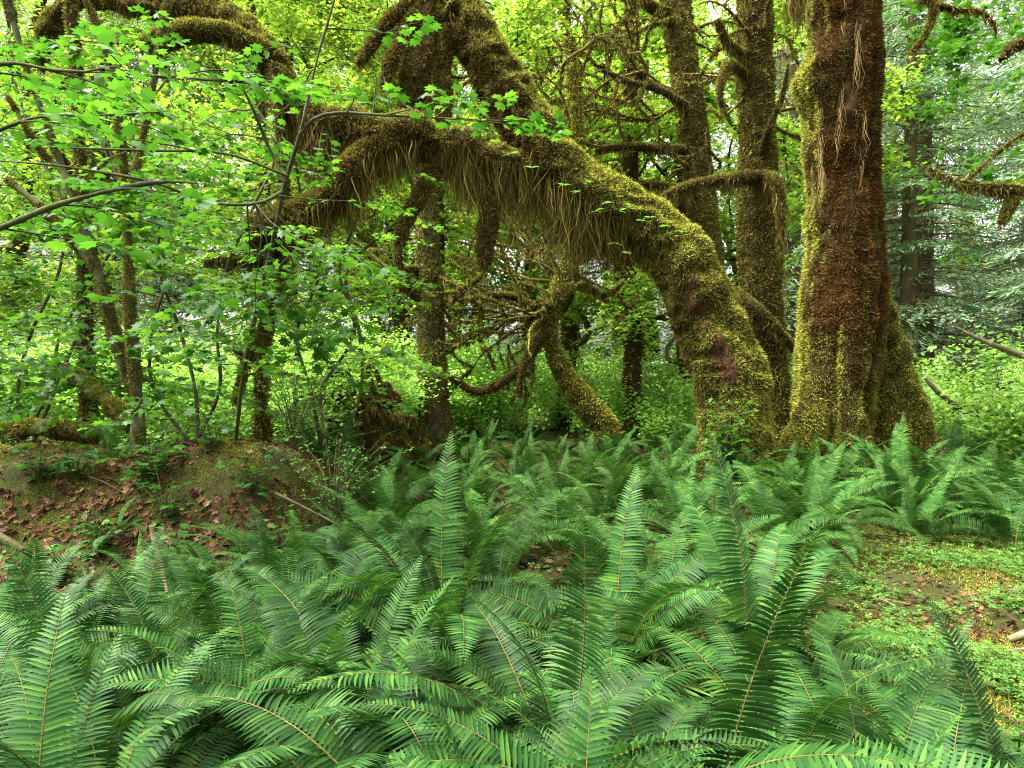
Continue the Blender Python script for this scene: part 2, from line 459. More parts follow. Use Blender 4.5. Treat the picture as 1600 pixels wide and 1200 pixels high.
print('helpers', round(time.time() - T0, 1))

# ------------------------------------------------------------------ the big upright trunk
def upright_maple():
    rng = np.random.default_rng(11)
    Y = 10.0
    t = thing('mossy_maple_tree', 'massive upright maple trunk furred with rust brown moss, green along its edges', 'tree', (*at(1300, 735, Y)[:2], gz(at(1300, 735, Y)[0], Y)))
    off = np.array(t.location)
    rows = [(1276, 770, 70, Y), (1290, 720, 92, Y), (1298, 660, 116, Y), (1304, 600, 122, Y), (1308, 540, 126, Y), (1314, 480, 130, Y), (1318, 420, 124, Y), (1318, 350, 112, Y),
            (1317, 280, 108, Y), (1312, 200, 116, Y), (1312, 130, 126, Y), (1318, 70, 116, Y), (1319, 0, 110, Y), (1320, -80, 108, Y), (1316, -220, 104, Y), (1320, -420, 96, Y)]
    burl = at(1258, 128, Y - .1); groove = at(1362, 540, Y)
    hollow = at(1330, 560, Y)
    def disp(V, D, r):
        d = .075 * fbm(V * 2.3, 3) + .035 * fbm(V * 8, 3) + .05 * fbm(V * [7, 7, .9], 3) + .035 * (.4 - np.abs(vnoise(V * 5 + 8)) * 1.5)
        th = np.arctan2(D[..., 0], -D[..., 1])              # 0 faces the camera
        low = sstep(3.2, 1.0, V[..., 2])
        d = d + .05 * low * np.sin(th * 5 + 1.5 * fbm(V * .8, 2) + 1.0)
        d = d + .16 * np.exp(-np.sum((V - burl) ** 2, -1) / .09)
        gr = np.exp(-((th - (.62 + .08 * np.sin(V[..., 2] * 3))) / .13) ** 2) * sstep(3.3, 2.6, V[..., 2]) * sstep(.4, .9, V[..., 2])
        gr2 = np.exp(-((th + .35 - .1 * np.sin(V[..., 2] * 2.4)) / .09) ** 2) * sstep(2.7, 1.9, V[..., 2])
        return d - .17 * gr - .10 * gr2
    def age(P, N):
        N = nrm(N)
        face = sstep(-.1, .55, -N[:, 1] + .25 * fbm(P * 1.3 + 3, 3) + .12 * N[:, 0])
        hi = sstep(1.2, 2.6, P[:, 2])
        base = .12 + .78 * face * (.45 + .55 * hi)
        gl = np.exp(-np.sum((P - burl) ** 2, -1) / .16)
        return np.clip(base + .30 * fbm(P * 2.5, 3) + .45 * fbm(P * [8, 8, 1.1] + 5, 3) - .6 * gl, 0, 1)
    mb = MB(); V, Q, N, R = tube(mb, (px_ctrl(rows) - np.r_[off, 0]) * [1, 1, 1, .90], 110, .045, lambda V, D, r: disp(V + off, D, r), 0, lambda P, N: age(P + off, N))
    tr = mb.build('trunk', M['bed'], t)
    mb = MB(); tufts(mb, rng, V, Q, 190000, .055, .0125, lambda P, N: age(P + off, N), 0, .35, .55, lambda P: fbm((P + off) * [6, 6, 1.6] + 3, 3) > -.52 + .2 * rng.random(len(P)))
    mb.build('moss', M['moss'], tr)
    # second stem leaning behind, spreading into a root
    rows = [(1470, 705, 150, Y + .7), (1428, 650, 130, Y + .6), (1402, 580, 110, Y + .55), (1384, 510, 92, Y + .5), (1368, 450, 70, Y + .45), (1350, 380, 52, Y + .4)]
    rows = [(1422, 735, 100, Y + .6), (1406, 670, 94, Y + .6), (1392, 610, 82, Y + .55), (1376, 550, 74, Y + .5), (1362, 490, 66, Y + .45), (1346, 420, 54, Y + .4)]
    mb = MB(); ag = lambda P, N: np.clip(.16 + .55 * sstep(.35, .6, fbm((P + off) * 1.7 + 8, 3) + .3) * .6 + .2 * fbm((P + off) * 3, 2), 0, 1)
    V, Q, N, R = tube(mb, px_ctrl(rows) - np.r_[off, 0], 60, .06, lumpy(.11, 2.6, 4., .05, 5), 0, ag)
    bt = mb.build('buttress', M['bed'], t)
    mb = MB(); tufts(mb, rng, V, Q, 34000, .045, .018, ag, 0, .3, .6); mb.build('moss', M['moss'], bt)
    # roots spreading into the ferns
    for (x0, y0, x1, y1, w, dy) in ((1265, 660, 1236, 745, 50, -.25), (1340, 690, 1346, 750, 32, -.4)):
        mb = MB(); rr = [((x0 * 2 + x1) / 3 - (x1 - x0) * .6, y0 - 40, w * .6, Y + dy), (x0, y0, w, Y + dy), ((x0 + x1) / 2, (y0 + y1) / 2, w, Y + dy), (x1, y1 + 12, w * .8, Y + dy)]
        V, Q, N, R = tube(mb, px_ctrl(rr) - np.r_[off, 0], 26, .06, lumpy(.04, 3., x0), 0, ag)
        tufts(mb, rng, V, Q, 12000, .055, .019, ag, 1)
        mb.build('root', [M['bed'], M['moss']], t)
    # hanging pale threads down the face
    mb = MB(); pts = []; Ls = []
    for (px, py, n, L) in ((1283, 235, 26, .75), (1281, 180, 14, .4), (1340, 55, 22, .8), (1314, 150, 14, .65), (1312, 190, 10, .3), (1345, 250, 10, .4), (1338, 195, 8, .25), (1270, 270, 12, .5), (1318, 0, 10, .3), (1352, 180, 8, .6)):
        for _ in range(n):
            q = at(px + rng.normal(0, 2.2), py + rng.uniform(-25, 40), Y - .62 + abs(px - 1318) * .0022); pts.append(q - off); Ls.append(L * rng.uniform(.3, 1))
    strands(mb, rng, np.array(pts), np.array(Ls), .0065, 0, .5, .015)
    mb.build('moss_fringe', M['pale'], t)
    # torn amber shelf of moss by the groove
    mb = MB(); pts = []; Ls = []
    for _ in range(900):
        px = 1346 + rng.normal(0, 8); py = rng.uniform(440, 560)
        pts.append(at(px, py, Y - .5) - off); Ls.append(rng.uniform(.05, .35))
    strands(mb, rng, np.array(pts), np.array(Ls), .016, 0, .95, .04)
    # a shaggy fringe high on the left
    for _ in range(700):
        px = 1250 + rng.normal(0, 12); pts.append(at(px, rng.uniform(-70, 5), Y + .3) - off); Ls.append(rng.uniform(.1, .8))
    strands(mb, rng, np.array(pts[900:]), np.array(Ls[900:]), .012, 0, .6, .04)
    mb.build('moss_fringe', M['hang'], t)
    return t
upright_maple()

# ------------------------------------------------------------------ leaning maple with its arching limbs
def mossy_limb(t, off, rng, rows, name='limb', seg=20, ntuft=9000, tl=.045, tw=.018, cl=0, per=14, lmax=.5, amp=.035, age=None, mat='moss', t0=.02, t1=.98, step=.06, hm='hang', hw=.012, world=False, hage=None):
    ctrl = np.array(rows, float) if world else px_ctrl(rows)
    if not world: ctrl = ctrl - np.r_[off, 0]
    mb = MB(); ag = age or up_age(.5, .5, float(rng.random() * 50))
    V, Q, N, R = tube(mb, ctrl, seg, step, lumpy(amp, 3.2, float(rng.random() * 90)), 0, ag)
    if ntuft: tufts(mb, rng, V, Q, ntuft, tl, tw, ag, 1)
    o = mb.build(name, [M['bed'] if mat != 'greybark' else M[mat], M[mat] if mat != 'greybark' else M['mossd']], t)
    if cl:
        mb = MB(); curtain(mb, rng, R, t0, t1, cl, per, lmax, hw, age=hage)
        mb.build('moss_fringe', M[hm], o)
    return o, R

def leaning_maple():
    rng = np.random.default_rng(5)
    Y = 9.5
    b0 = at(1145, 740, Y)
    t = thing('leaning_maple_tree', 'great leaning maple bent across the scene, thick moss on top and brown moss curtains below', 'tree', (b0[0], Y, gz(b0[0], Y)))
    off = np.array(t.location)
    rows = [(1140, 790, 128, Y), (1143, 735, 122, Y), (1148, 690, 120, Y), (1146, 640, 122, Y), (1138, 580, 122, Y), (1112, 520, 116, Y), (1088, 460, 108, Y), (1062, 405, 106, Y), (1022, 360, 100, Y),
            (965, 330, 98, Y - .05), (912, 300, 100, Y - .1), (868, 262, 98, Y - .1), (834, 214, 90, Y - .1), (806, 164, 88, Y - .05), (776, 112, 86, Y), (742, 62, 86, Y), (712, 10, 84, Y + .1), (690, -60, 80, Y + .2), (640, -220, 70, Y + .4), (600, -420, 56, Y + .8)]
    scar = at(1098, 490, Y - .5); scar2 = at(1128, 560, Y - .55)
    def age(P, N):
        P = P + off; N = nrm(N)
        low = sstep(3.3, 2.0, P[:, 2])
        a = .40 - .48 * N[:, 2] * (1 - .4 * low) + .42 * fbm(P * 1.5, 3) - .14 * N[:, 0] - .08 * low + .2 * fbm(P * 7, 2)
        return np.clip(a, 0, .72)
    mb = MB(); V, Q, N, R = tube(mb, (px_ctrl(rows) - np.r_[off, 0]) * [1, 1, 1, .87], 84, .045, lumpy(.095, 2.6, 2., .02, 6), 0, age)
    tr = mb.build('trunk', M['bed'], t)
    sc1 = [at(1082 + 9 * q, 448 + 20 * q, Y - .5) for q in range(5)]; sc2 = [at(1126 + 9 * q, 552 + 13 * q, Y - .5) for q in range(3)]
    def scard(P, cs):
        return np.min([np.sum(((P - c_) / [.10, .4, .12]) ** 2, -1) for c_ in cs], 0) + 2.2 * fbm(P * 6, 3)
    def keep(P): return np.minimum(scard(P + off, sc1), scard(P + off, sc2)) > 1.3 * rng.random(len(P))
    mb = MB(); tufts(mb, rng, V, Q, 190000, .055, .0125, age, 0, .3, .6, keep)
    mb.build('moss', M['moss'], tr)
    # bare rotten patches: a shell over the trunk there
    Vw = V + off
    for cs in (sc1, sc2):
        qc = Vw[Q].mean(1)
        d = scard(qc, cs)
        s = Q[d < 1.0]; u, inv = np.unique(s, return_inverse=True)
        nn = nrm(V[u] - R[np.argmin(((V[u][:, None, :] - R[None, :, :3]) ** 2).sum(-1), 1), :3])
        mb = MB(); mb.add(V[u] + nn * .008 + nn * (.012 * fbm(V[u] * 12, 3))[:, None], inv.reshape(s.shape), 0, 0, True)
        tufts(mb, rng, V, s, 3000, .05, .010, lambda P, N: 0 * P[:, 0], 0, 1.2, .4)
        mb.build('bare_patch', M['rot'], tr)
    # thick moss drapery under the bent part
    mb = MB()
    curtain(mb, rng, R, .235, .30, 190, 18, .7, .012, .08, .45, 1, .045); curtain(mb, rng, R, .285, .40, 420, 20, 1.0, .012, .1, .5, 1, .045); curtain(mb, rng, R, .38, .52, 420, 20, 1.2, .012, .1, .5, 1, .045)
    curtain(mb, rng, R, .52, .72, 150, 16, .4, .012, .06, .55, 1, .04)
    curtain(mb, rng, R, .76, .88, 60, 10, .3, .012, .06, .6, .95, .04)
    mb.build('moss_fringe', M['hang'], t)
    # the horizontal limb which then arches up to the far left
    L1 = [(872, 285, 60, Y - .05), (812, 262, 52, Y - .2), (756, 250, 48, Y - .35), (720, 226, 50, Y - .45), (680, 224, 44, Y - .6), (636, 206, 52, Y - .7), (590, 214, 46, Y - .8), (548, 194, 50, Y - .8), (505, 196, 44, Y - .8), (462, 158, 44, Y - .7), (432, 112, 36, Y - .6),
          (400, 62, 42, Y - .5), (350, 26, 40, Y - .4), (290, 14, 38, Y - .3), (220, 8, 34, Y - .2), (150, -6, 30, Y), (100, 8, 26, Y), (76, 50, 24, Y), (62, 105, 16, Y)]
    dk = up_age(.5, .5, 3.)
    o, R1 = mossy_limb(t, off, rng, L1, 'limb', 30, 42000, .045, .017, 0, age=dk, mat='mossd', amp=.09)
    mb = MB()
    curtain(mb, rng, R1, .0, .22, 330, 20, 1.1, .012, .08, .5, 1, .045)
    curtain(mb, rng, R1, .22, .50, 460, 20, 1.15, .012, .08, .6, 1, .045)
    curtain(mb, rng, R1, .5, 1.0, 300, 16, .28, .012, .05, .6, .8, .05)
    mb.build('moss_fringe', M['hang'], o)
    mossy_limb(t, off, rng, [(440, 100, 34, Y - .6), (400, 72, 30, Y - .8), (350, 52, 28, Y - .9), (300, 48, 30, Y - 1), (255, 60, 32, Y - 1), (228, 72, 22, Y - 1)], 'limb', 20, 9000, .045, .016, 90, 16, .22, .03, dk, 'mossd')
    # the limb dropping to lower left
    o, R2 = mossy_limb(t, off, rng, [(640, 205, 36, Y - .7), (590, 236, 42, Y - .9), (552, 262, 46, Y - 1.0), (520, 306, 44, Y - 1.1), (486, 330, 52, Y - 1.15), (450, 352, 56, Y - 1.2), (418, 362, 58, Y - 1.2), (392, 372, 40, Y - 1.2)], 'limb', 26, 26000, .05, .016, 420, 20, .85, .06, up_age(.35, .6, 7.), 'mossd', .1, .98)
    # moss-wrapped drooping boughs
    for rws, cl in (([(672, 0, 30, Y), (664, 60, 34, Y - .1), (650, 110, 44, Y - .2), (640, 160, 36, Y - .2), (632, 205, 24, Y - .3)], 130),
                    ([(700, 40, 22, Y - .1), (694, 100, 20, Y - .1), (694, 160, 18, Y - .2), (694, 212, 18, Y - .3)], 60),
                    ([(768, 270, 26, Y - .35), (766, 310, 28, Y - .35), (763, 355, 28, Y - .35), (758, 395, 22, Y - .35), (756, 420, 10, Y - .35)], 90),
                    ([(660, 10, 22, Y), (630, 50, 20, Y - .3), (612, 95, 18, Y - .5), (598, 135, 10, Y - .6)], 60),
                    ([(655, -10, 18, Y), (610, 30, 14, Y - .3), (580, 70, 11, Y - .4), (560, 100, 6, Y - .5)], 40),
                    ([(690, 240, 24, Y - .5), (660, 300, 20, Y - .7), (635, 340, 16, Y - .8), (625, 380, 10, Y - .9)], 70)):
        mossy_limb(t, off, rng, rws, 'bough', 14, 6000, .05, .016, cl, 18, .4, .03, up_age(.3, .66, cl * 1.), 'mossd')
    return t
leaning_maple()
print('main trees', round(time.time() - T0, 1))

# ------------------------------------------------------------------ branching for the background trees
def grow(rng, p, d, L, r, level, out, lift=.0, wander=.35, split=.45):
    """random mossy branch; appends (rows, level) to out"""
    n = max(4, int(L / .35)); st = L / n
    rows = [[*p, r]]; d = nrm(np.array(d)); p = np.array(p, float)
    for k in range(n):
        d = nrm(d + rng.normal(0, wander, 3) * np.array([1, 1, .8]) * .55 + np.array([0, 0, lift * .2]))
        p = p + d * st; rr = r * (1 - .82 * (k + 1) / n)
        rows.append([*p, max(rr, .006)])
        if level > 0 and k > 0 and rng.random() < split:
            a = rng.normal(0, 1, 3); a[2] *= .5
            grow(rng, p, nrm(d + 1.1 * nrm(a)), L * (1 - k / n) * rng.uniform(.45, .8) + .3, max(rr * .7, .008), level - 1, out, lift, wander, split)
    out.append((np.array(rows), level))

def sprays(mb, rng, pts, per, rad, size, tmpl, mat=0, tilt=.4, flat=.12):
    """layered clusters of leaves around the points"""
    n = len(pts)
    ci = np.repeat(np.arange(n), per); m_ = len(ci)
    a = rng.uniform(0, 2 * pi, m_); rr = rad * np.sqrt(rng.random(m_)) * rng.uniform(.5, 1.25, n)[ci]
    slope = rng.normal(0, .22, (n, 2))[ci]
    L = pts[ci].copy()
    dx = np.cos(a) * rr; dy = np.sin(a) * rr
    L[:, 0] += dx; L[:, 1] += dy
    L[:, 2] += slope[:, 0] * dx + slope[:, 1] * dy + rng.normal(0, flat, m_) - .15 * rr ** 2
    nv, tv = rand_leaves(rng, m_, tilt)
    nv[:, :2] += -slope * .6
    s = size * rng.uniform(.55, 1.25, m_) * rng.uniform(.8, 1.2, n)[ci]
    stamp(mb, tmpl[0], tmpl[1], basis(nv, tv) * s[:, None, None], L, mat)

def woodland_maple(rng, H, r0, name='maple_tree', nl=9, leaf=.105, per=26, rad=.5, tmpl=LEAF_MID, trunk_mat='mossd', low=.25, moss=True, reach=.45, extra=1.0, seg=14):
    t = thing(name, '', 'tree')
    lean = rng.normal(0, .06, 2)
    zs = np.linspace(-.4, H, 9)
    rows = [[lean[0] * z + .15 * rng.normal() * (z / H), lean[1] * z + .15 * rng.normal() * (z / H), z, max(.04, r0 * (1.35 if k == 0 else 1.1 if k == 1 else 1) * (1 - .72 * max(0, z) / H))] for k, z in enumerate(zs)]
    mb = MB(); ag = up_age(.2, .6, rng.random() * 99)
    V, Q, N, R = tube(mb, rows, seg, .15, lumpy(r0 * .18, 2.5, rng.random() * 99), 0, ag)
    if moss: tufts(mb, rng, V, Q, int(14000 * min(1.5, r0 / .3)), .08, .03, ag, 1)
    mb.build('trunk', [M['bed'], M[trunk_mat]], t)
    tips = []; fm = MB(); hm = MB()
    for k in range(nl):
        f = low + (1 - low) * (k + .3) / nl
        z = f * H; i_ = np.argmin(abs(R[:, 2] - z))
        a = k * 2.4 + rng.normal(0, .5)
        out = []
        grow(rng, R[i_, :3], (cos(a), sin(a), rng.uniform(-.1, .55)), H * reach * (1.1 - .6 * f) * rng.uniform(.7, 1.2), max(.03, R[i_, 3] * .5), 2, out, .12 if f > .5 else -.05)
        bm_ = MB()
        for rws, lv in out:
            V, Q, N, Rb = tube(bm_, rws, 6, .25, lumpy(.015, 4, k * 3.), 0, up_age(.35, .62, k * 3.), cap=False)
            if moss:
                curtain(hm, rng, Rb, .0, 1, max(2, int(len(rws) * 1.4)), 7, .38 if lv else .25, .022, .05, .6, .8, .06)
            tp = rws[len(rws) // 3:, :3]
            tips.append(tp + rng.normal(0, .18, tp.shape))
        bm_.build('limb', M['mossd'], t)
    tips = np.concatenate(tips)
    if extra != 1.0:
        kk = rng.choice(len(tips), int(len(tips) * extra)); tips = tips[kk] + rng.normal(0, .3, (len(kk), 3))
    sprays(fm, rng, tips, per, rad, leaf, tmpl)
    fm.build('foliage', M['maple'], t)
    if moss: hm.build('moss_fringe', M['hang'], t)
    return t

def hide_proto(t, x, y, rz, s, label, group):
    t.location = (x, y, gz(x, y)); t.rotation_euler = (0, 0, rz); t.scale = (s, s, s)
    tag(t, label, None, group)

rngP = np.random.default_rng(21)
protos = [woodland_maple(rngP, 15, .30, nl=11, per=30), woodland_maple(rngP, 13, .22, nl=11, per=30), woodland_maple(rngP, 17, .36, nl=12, per=30), woodland_maple(rngP, 10, .16, nl=9, per=34, low=.15)]
used = [False] * 4
BG_L = ('leafy mossy maple in the bright green woods behind the slender stems', 'maples behind the slender stems')
BG_C = ('leafy mossy maple in the woods framed beneath the arching mossy limb', 'maples beyond the arching limb')
BG_R = ('leafy mossy maple beyond the two dark trunks and before the spruces', 'maples beyond the dark trunks')
rng = np.random.default_rng(33)
spots = [(-15, 20, 1), (-6.4, 18, 3),
         (-2.2, 19, 0), (1.6, 20, 3), (6.6, 20, 1), (4.6, 18, 3),
         (-5, 33, 2), (1, 35, 0), (6, 34, 1), (-11, 34, 0), (-18, 35, 2), (-24, 33, 0),  (-30, 37, 2), (-2, 40, 1), (3.6, 41, 2), (-8, 42, 1), (9, 43, 0), (-15, 43, 2), (23, 44, 2)]
PH = (15, 13, 17, 10)
for (x, y, k) in spots:
    o = copy_tree(protos[k]) if used[k] else protos[k]; used[k] = True
    lab = BG_L if x / y < -.3 else BG_C if x / y < .22 else BG_R
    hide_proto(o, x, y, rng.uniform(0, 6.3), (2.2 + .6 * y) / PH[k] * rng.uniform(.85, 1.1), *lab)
for (x, y, k) in ((3, -8, 2), (9, -4, 1), (-2, -14, 0), (16, -9, 2), (-16, -12, 0), (7, -18, 1)):
    o = copy_tree(protos[k]); hide_proto(o, x, y, rng.uniform(0, 6.3), rng.uniform(.8, 1), 'leafy mossy maple of the surrounding woods, standing outside the view', 'maples of the surrounding woods')
print('bg maples', round(time.time() - T0, 1))

# ------------------------------------------------------------------ spruces
def spruce(rng, H, low=.06, dens=1.0, W=.19):
    t = thing('spruce_tree', '', 'tree')
    mb = MB(); tube(mb, [[0, 0, -.5, H * .017], [0, 0, H * .4, H * .012], [.1, 0, H, .02]], 12, .5, lumpy(.03, 2), 0)
    mb.build('trunk', M['bark'], t)
    nb = int(H * 7.5 * dens); fm = MB(); bm_ = MB(); dm = MB()
    for k in range(nb):
        f = low + (1 - low) * (k + rng.random()) / nb
        z = H * f; L = H * W * (1 - f) ** .75 * rng.uniform(.7, 1.15) + .25
        a = rng.uniform(0, 2 * pi); dr = np.array([cos(a), sin(a), 0])
        n = max(5, int(L / .3)); s = np.linspace(0, 1, n)
        P = dr[None] * (L * s)[:, None]; P[:, 2] = z + L * (.10 * s - .42 * s ** 2 + .12 * s ** 4)
        tube(bm_, np.c_[P, .035 * (1 - s * .85)], 4, .5, None, 0, cap=False)
        # side sprays with drooping fingers
        side = np.array([-dr[1], dr[0], 0])
        m_ = int(L * 46)
        q = rng.random(m_) ** .8; i_ = np.clip((q * (n - 1)).astype(int), 0, n - 2); fr = q * (n - 1) - i_
        B = P[i_] * (1 - fr)[:, None] + P[i_ + 1] * fr[:, None]
        wmax = .12 + .42 * L * .35 * np.sin(np.pi * np.clip(q * .85 + .12, 0, 1))
        sd = rng.uniform(-1, 1, m_)
        c = B + side[None] * (sd * wmax)[:, None] + dr[None] * (abs(sd) * wmax * .45)[:, None]
        c[:, 2] -= .35 * abs(sd) * wmax + rng.uniform(0, .10, m_)
        d = nrm(dr[None] * 1.0 + side[None] * np.sign(sd)[:, None] * .9 + rng.normal(0, .45, (m_, 3)) + np.array([0, 0, -.55]))
        nv = nrm(np.array([0, 0, 1.]) + rng.normal(0, .4, (m_, 3)))
        Mx = basis(nv, d); sz = rng.uniform(.14, .30, m_)
        Mx = np.stack([Mx[..., 0] * sz[:, None], Mx[..., 1] * (.055 * rng.uniform(.7, 1.3, m_))[:, None], Mx[..., 2] * sz[:, None]], -1)
        stamp(fm, LEAF_FAR[0], LEAF_FAR[1], Mx, c)
        if f < .5:
            m2 = int(L * 10); q = rng.random(m2) * .55; i_ = np.clip((q * (n - 1)).astype(int), 0, n - 1)
            strands(dm, rng, P[i_] + rng.normal(0, .08, (m2, 3)), rng.uniform(.1, .5, m2), .03, 0, .4, .15, 2)
    bm_.build('branches', M['bark'], t)
    fm.build('foliage', M['spruce'], t)
    if dm.n: dm.build('moss_fringe', M['deadneedle'], t)
    return t
rngS = np.random.default_rng(8)
sp = [spruce(rngS, 24), spruce(rngS, 28), spruce(rngS, 17, W=.22)]
used = [False] * 3
S_R = ('blue green spruce with drooping sprays in the stand right of the upright trunk', 'spruces right of the upright trunk')
S_L = ('tall pale spruce showing through the leaves behind the slender left stems', 'spruces behind the left stems')
S_C = ('tall spruce deep in the forest beyond the curved tree', 'spruces deep in the forest')
for (x, y, k) in ((13.2, 22, 0), (11.9, 20.5, 2), (15.6, 19, 2), (17.2, 21, 2), (10.9, 27, 1), (16, 29, 0), (20, 26, 1), (13.5, 35, 1), (19.5, 37, 0), (25, 33, 1), (13.4, 14.5, 2),
                  (-14.5, 24, 1), (-17.5, 30, 0), (-11, 34, 1), (-26, 36, 1), (-21, 42, 0), (-3.5, 42, 1), (2.5, 44, 0), (-9, 46, 1), (7.5, 48, 1), (14, 52, 0), (22, 50, 1), (30, 45, 0), (-15, 52, 1), (-30, 50, 0), (3, 58, 1), (-38, 46, 1), (36, 55, 1)):
    o = copy_tree(sp[k]) if used[k] else sp[k]; used[k] = True
    lab = S_L if x / y < -.3 else S_C if x / y < .25 else S_R
    hide_proto(o, x, y, rng.uniform(0, 6.3), rng.uniform(.85, 1.15), *lab)
print('spruces', round(time.time() - T0, 1))

# ------------------------------------------------------------------ understory bushes
def bush(rng, H, W, n_stem=9, leaf=.075, per=30):
    t = thing('bush', '', 'bush')
    sm = MB(); fm = MB(); tips = []
    for k in range(n_stem):
        out = []; a = rng.uniform(0, 2 * pi); b_ = rng.uniform(.15, .8)
        grow(rng, (.1 * cos(a), .1 * sin(a), -.1), (cos(a) * b_, sin(a) * b_, 1), H * rng.uniform(.7, 1.15), .014, 1, out, -.25, .3, .5)
        for rws, lv in out:
            tube(sm, rws, 5, .3, None, 0, cap=False); tips.append(rws[1:, :3])
    tips = np.concatenate(tips)
    tips = np.concatenate([tips, tips + rng.normal(0, .25, tips.shape)])
    tips[:, 2] = np.maximum(tips[:, 2], .05)
    sprays(fm, rng, tips, per, W, leaf, LEAF_FAR, 0, .55, .12)
    sm.build('stems', M['twig'], t); fm.build('foliage', M['shrub'], t)
    return t
rngB = np.random.default_rng(17)
bs = [bush(rngB, 1.7, .32), bush(rngB, 2.3, .36), bush(rngB, 1.2, .3)]
used = [False] * 3
U_L = ('bright leafy bush filling the understory behind the mossy bank', 'bushes behind the mossy bank')
U_C = ('pale green leafy bush in the understory around the curved tree', 'bushes around the curved tree')
U_R = ('pale green leafy bush in the understory before the spruces', 'bushes before the spruces')
rng = np.random.default_rng(5)
bl = []
for k in range(400):
    y = rng.uniform(11.5, 34); x = rng.uniform(-.85, .85) * y
    if any((x - a) ** 2 + (y - b_) ** 2 < (.9 + y * .035) ** 2 for a, b_ in bl): continue
    if y < 15.5 and -.2 < x / y < .30: continue
    bl.append((x, y))
for (x, y) in bl[:110]:
    k = int(rng.integers(3)); 
    o = copy_tree(bs[k]) if used[k] else bs[k]; used[k] = True
    lab = U_L if x / y < -.22 else U_C if x / y < .33 else U_R
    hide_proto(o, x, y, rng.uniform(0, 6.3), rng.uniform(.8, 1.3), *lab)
print('bushes', round(time.time() - T0, 1), len(bl))

# ------------------------------------------------------------------ trees standing behind, traced one by one
def traced_tree(name, label, rows, limbs, seg=24, ntuft=42000, mat='mossd', amp=.05, flare=True, age=None, fans=(), leaves=0, cl=0):
    rng = np.random.default_rng(abs(hash(label)) % 1000 if False else sum(map(ord, label)))
    b0 = at(rows[0][0], rows[0][1], rows[0][3]); Y = rows[0][3]
    t = thing(name, label, 'tree', (b0[0], Y, gz(b0[0], Y))); off = np.array(t.location)
    rows = [(a_, b_, w_ * (.88 if w_ > 40 else 1), y_) for a_, b_, w_, y_ in [(rows[0][0], rows[0][1] + 30, rows[0][2] * 1.2, Y)] + list(rows)]
    mossy_limb(t, off, rng, rows, 'trunk', seg, ntuft, .06, .024, cl, 12, .5, amp, age or up_age(.25, .40, rng.random() * 50), mat)
    for rws, c, lm in limbs:
        mossy_limb(t, off, rng, [(a_, b_, w_ * .72, y_) for a_, b_, w_, y_ in rws], 'limb', 10, 3000, .042, .016, c, 12, lm, .03, up_age(.4, .6, c), 'mossd', hw=.016)
    for (px, py, Yf, dpx, dpy, L, n) in fans:
        for _ in range(n):
            out = []; p = at(px, py, Yf) - off
            d = (dpx + rng.normal(0, .3), rng.normal(0, .5), dpy + rng.normal(0, .35))
            grow(rng, p, d, L * rng.uniform(.6, 1.2), .035, 2, out, -.05, .42, .5)
            mb = MB()
            for rw, lv in out:
                V, Q, N, Rb = tube(mb, rw, 6, .15, lumpy(.012, 5), 0, up_age(.35, .6, 2.), cap=False)
                if len(Q): tufts(mb, rng, V, Q, max(10, int(len(rw) * 45)), .05, .02, up_age(.35, .6, 2.))
                curtain(mb, rng, Rb, 0, 1, max(2, int(len(rw) * 2.2)), 8, .28, .016, .04, .5, .8, .04)
            mb.build('limb', M['mossd'], t)
    return t, off, rng

Y = 15.
traced_tree('dark_mossy_tree', 'dark shaggy maple trunk rising just behind the bend of the leaning tree',
    [(1120, 668, 66, Y), (1118, 560, 56, Y), (1112, 450, 50, Y), (1100, 350, 48, Y), (1088, 250, 48, Y), (1076, 150, 50, Y), (1062, 60, 48, Y), (1052, -20, 46, Y), (1030, -200, 40, Y), (1020, -420, 30, Y)],
    [([(1060, 40, 26, Y), (1010, 5, 22, Y - 1), (950, -30, 16, Y - 2)], 30, .6),
     ([(1085, 235, 20, Y), (1030, 232, 18, Y - .5), (980, 228, 14, Y - 1), (930, 236, 8, Y - 1.2)], 40, .5),
     ([(1080, 170, 16, Y), (1030, 140, 14, Y - 1), (985, 128, 12, Y - 1.4), (940, 110, 6, Y - 1.6)], 30, .5),
     ([(1095, 300, 18, Y), (1050, 292, 16, Y - .6), (1000, 285, 12, Y - 1)], 40, .5)],
    fans=[(1010, 110, Y - 1.2, -.8, -.5, 2.6, 5), (980, 230, Y - 1, -.8, .2, 2.2, 4), (930, 60, Y - 1.8, -.5, -.6, 2.2, 4), (1060, 60, Y, .9, .3, 2.5, 3), (1075, 160, Y, -.9, .2, 3.2, 4), (1085, 260, Y, -.9, -.1, 2.8, 4), (1060, 20, Y, -.9, -.2, 3.4, 4)], cl=120)
Y = 12.5
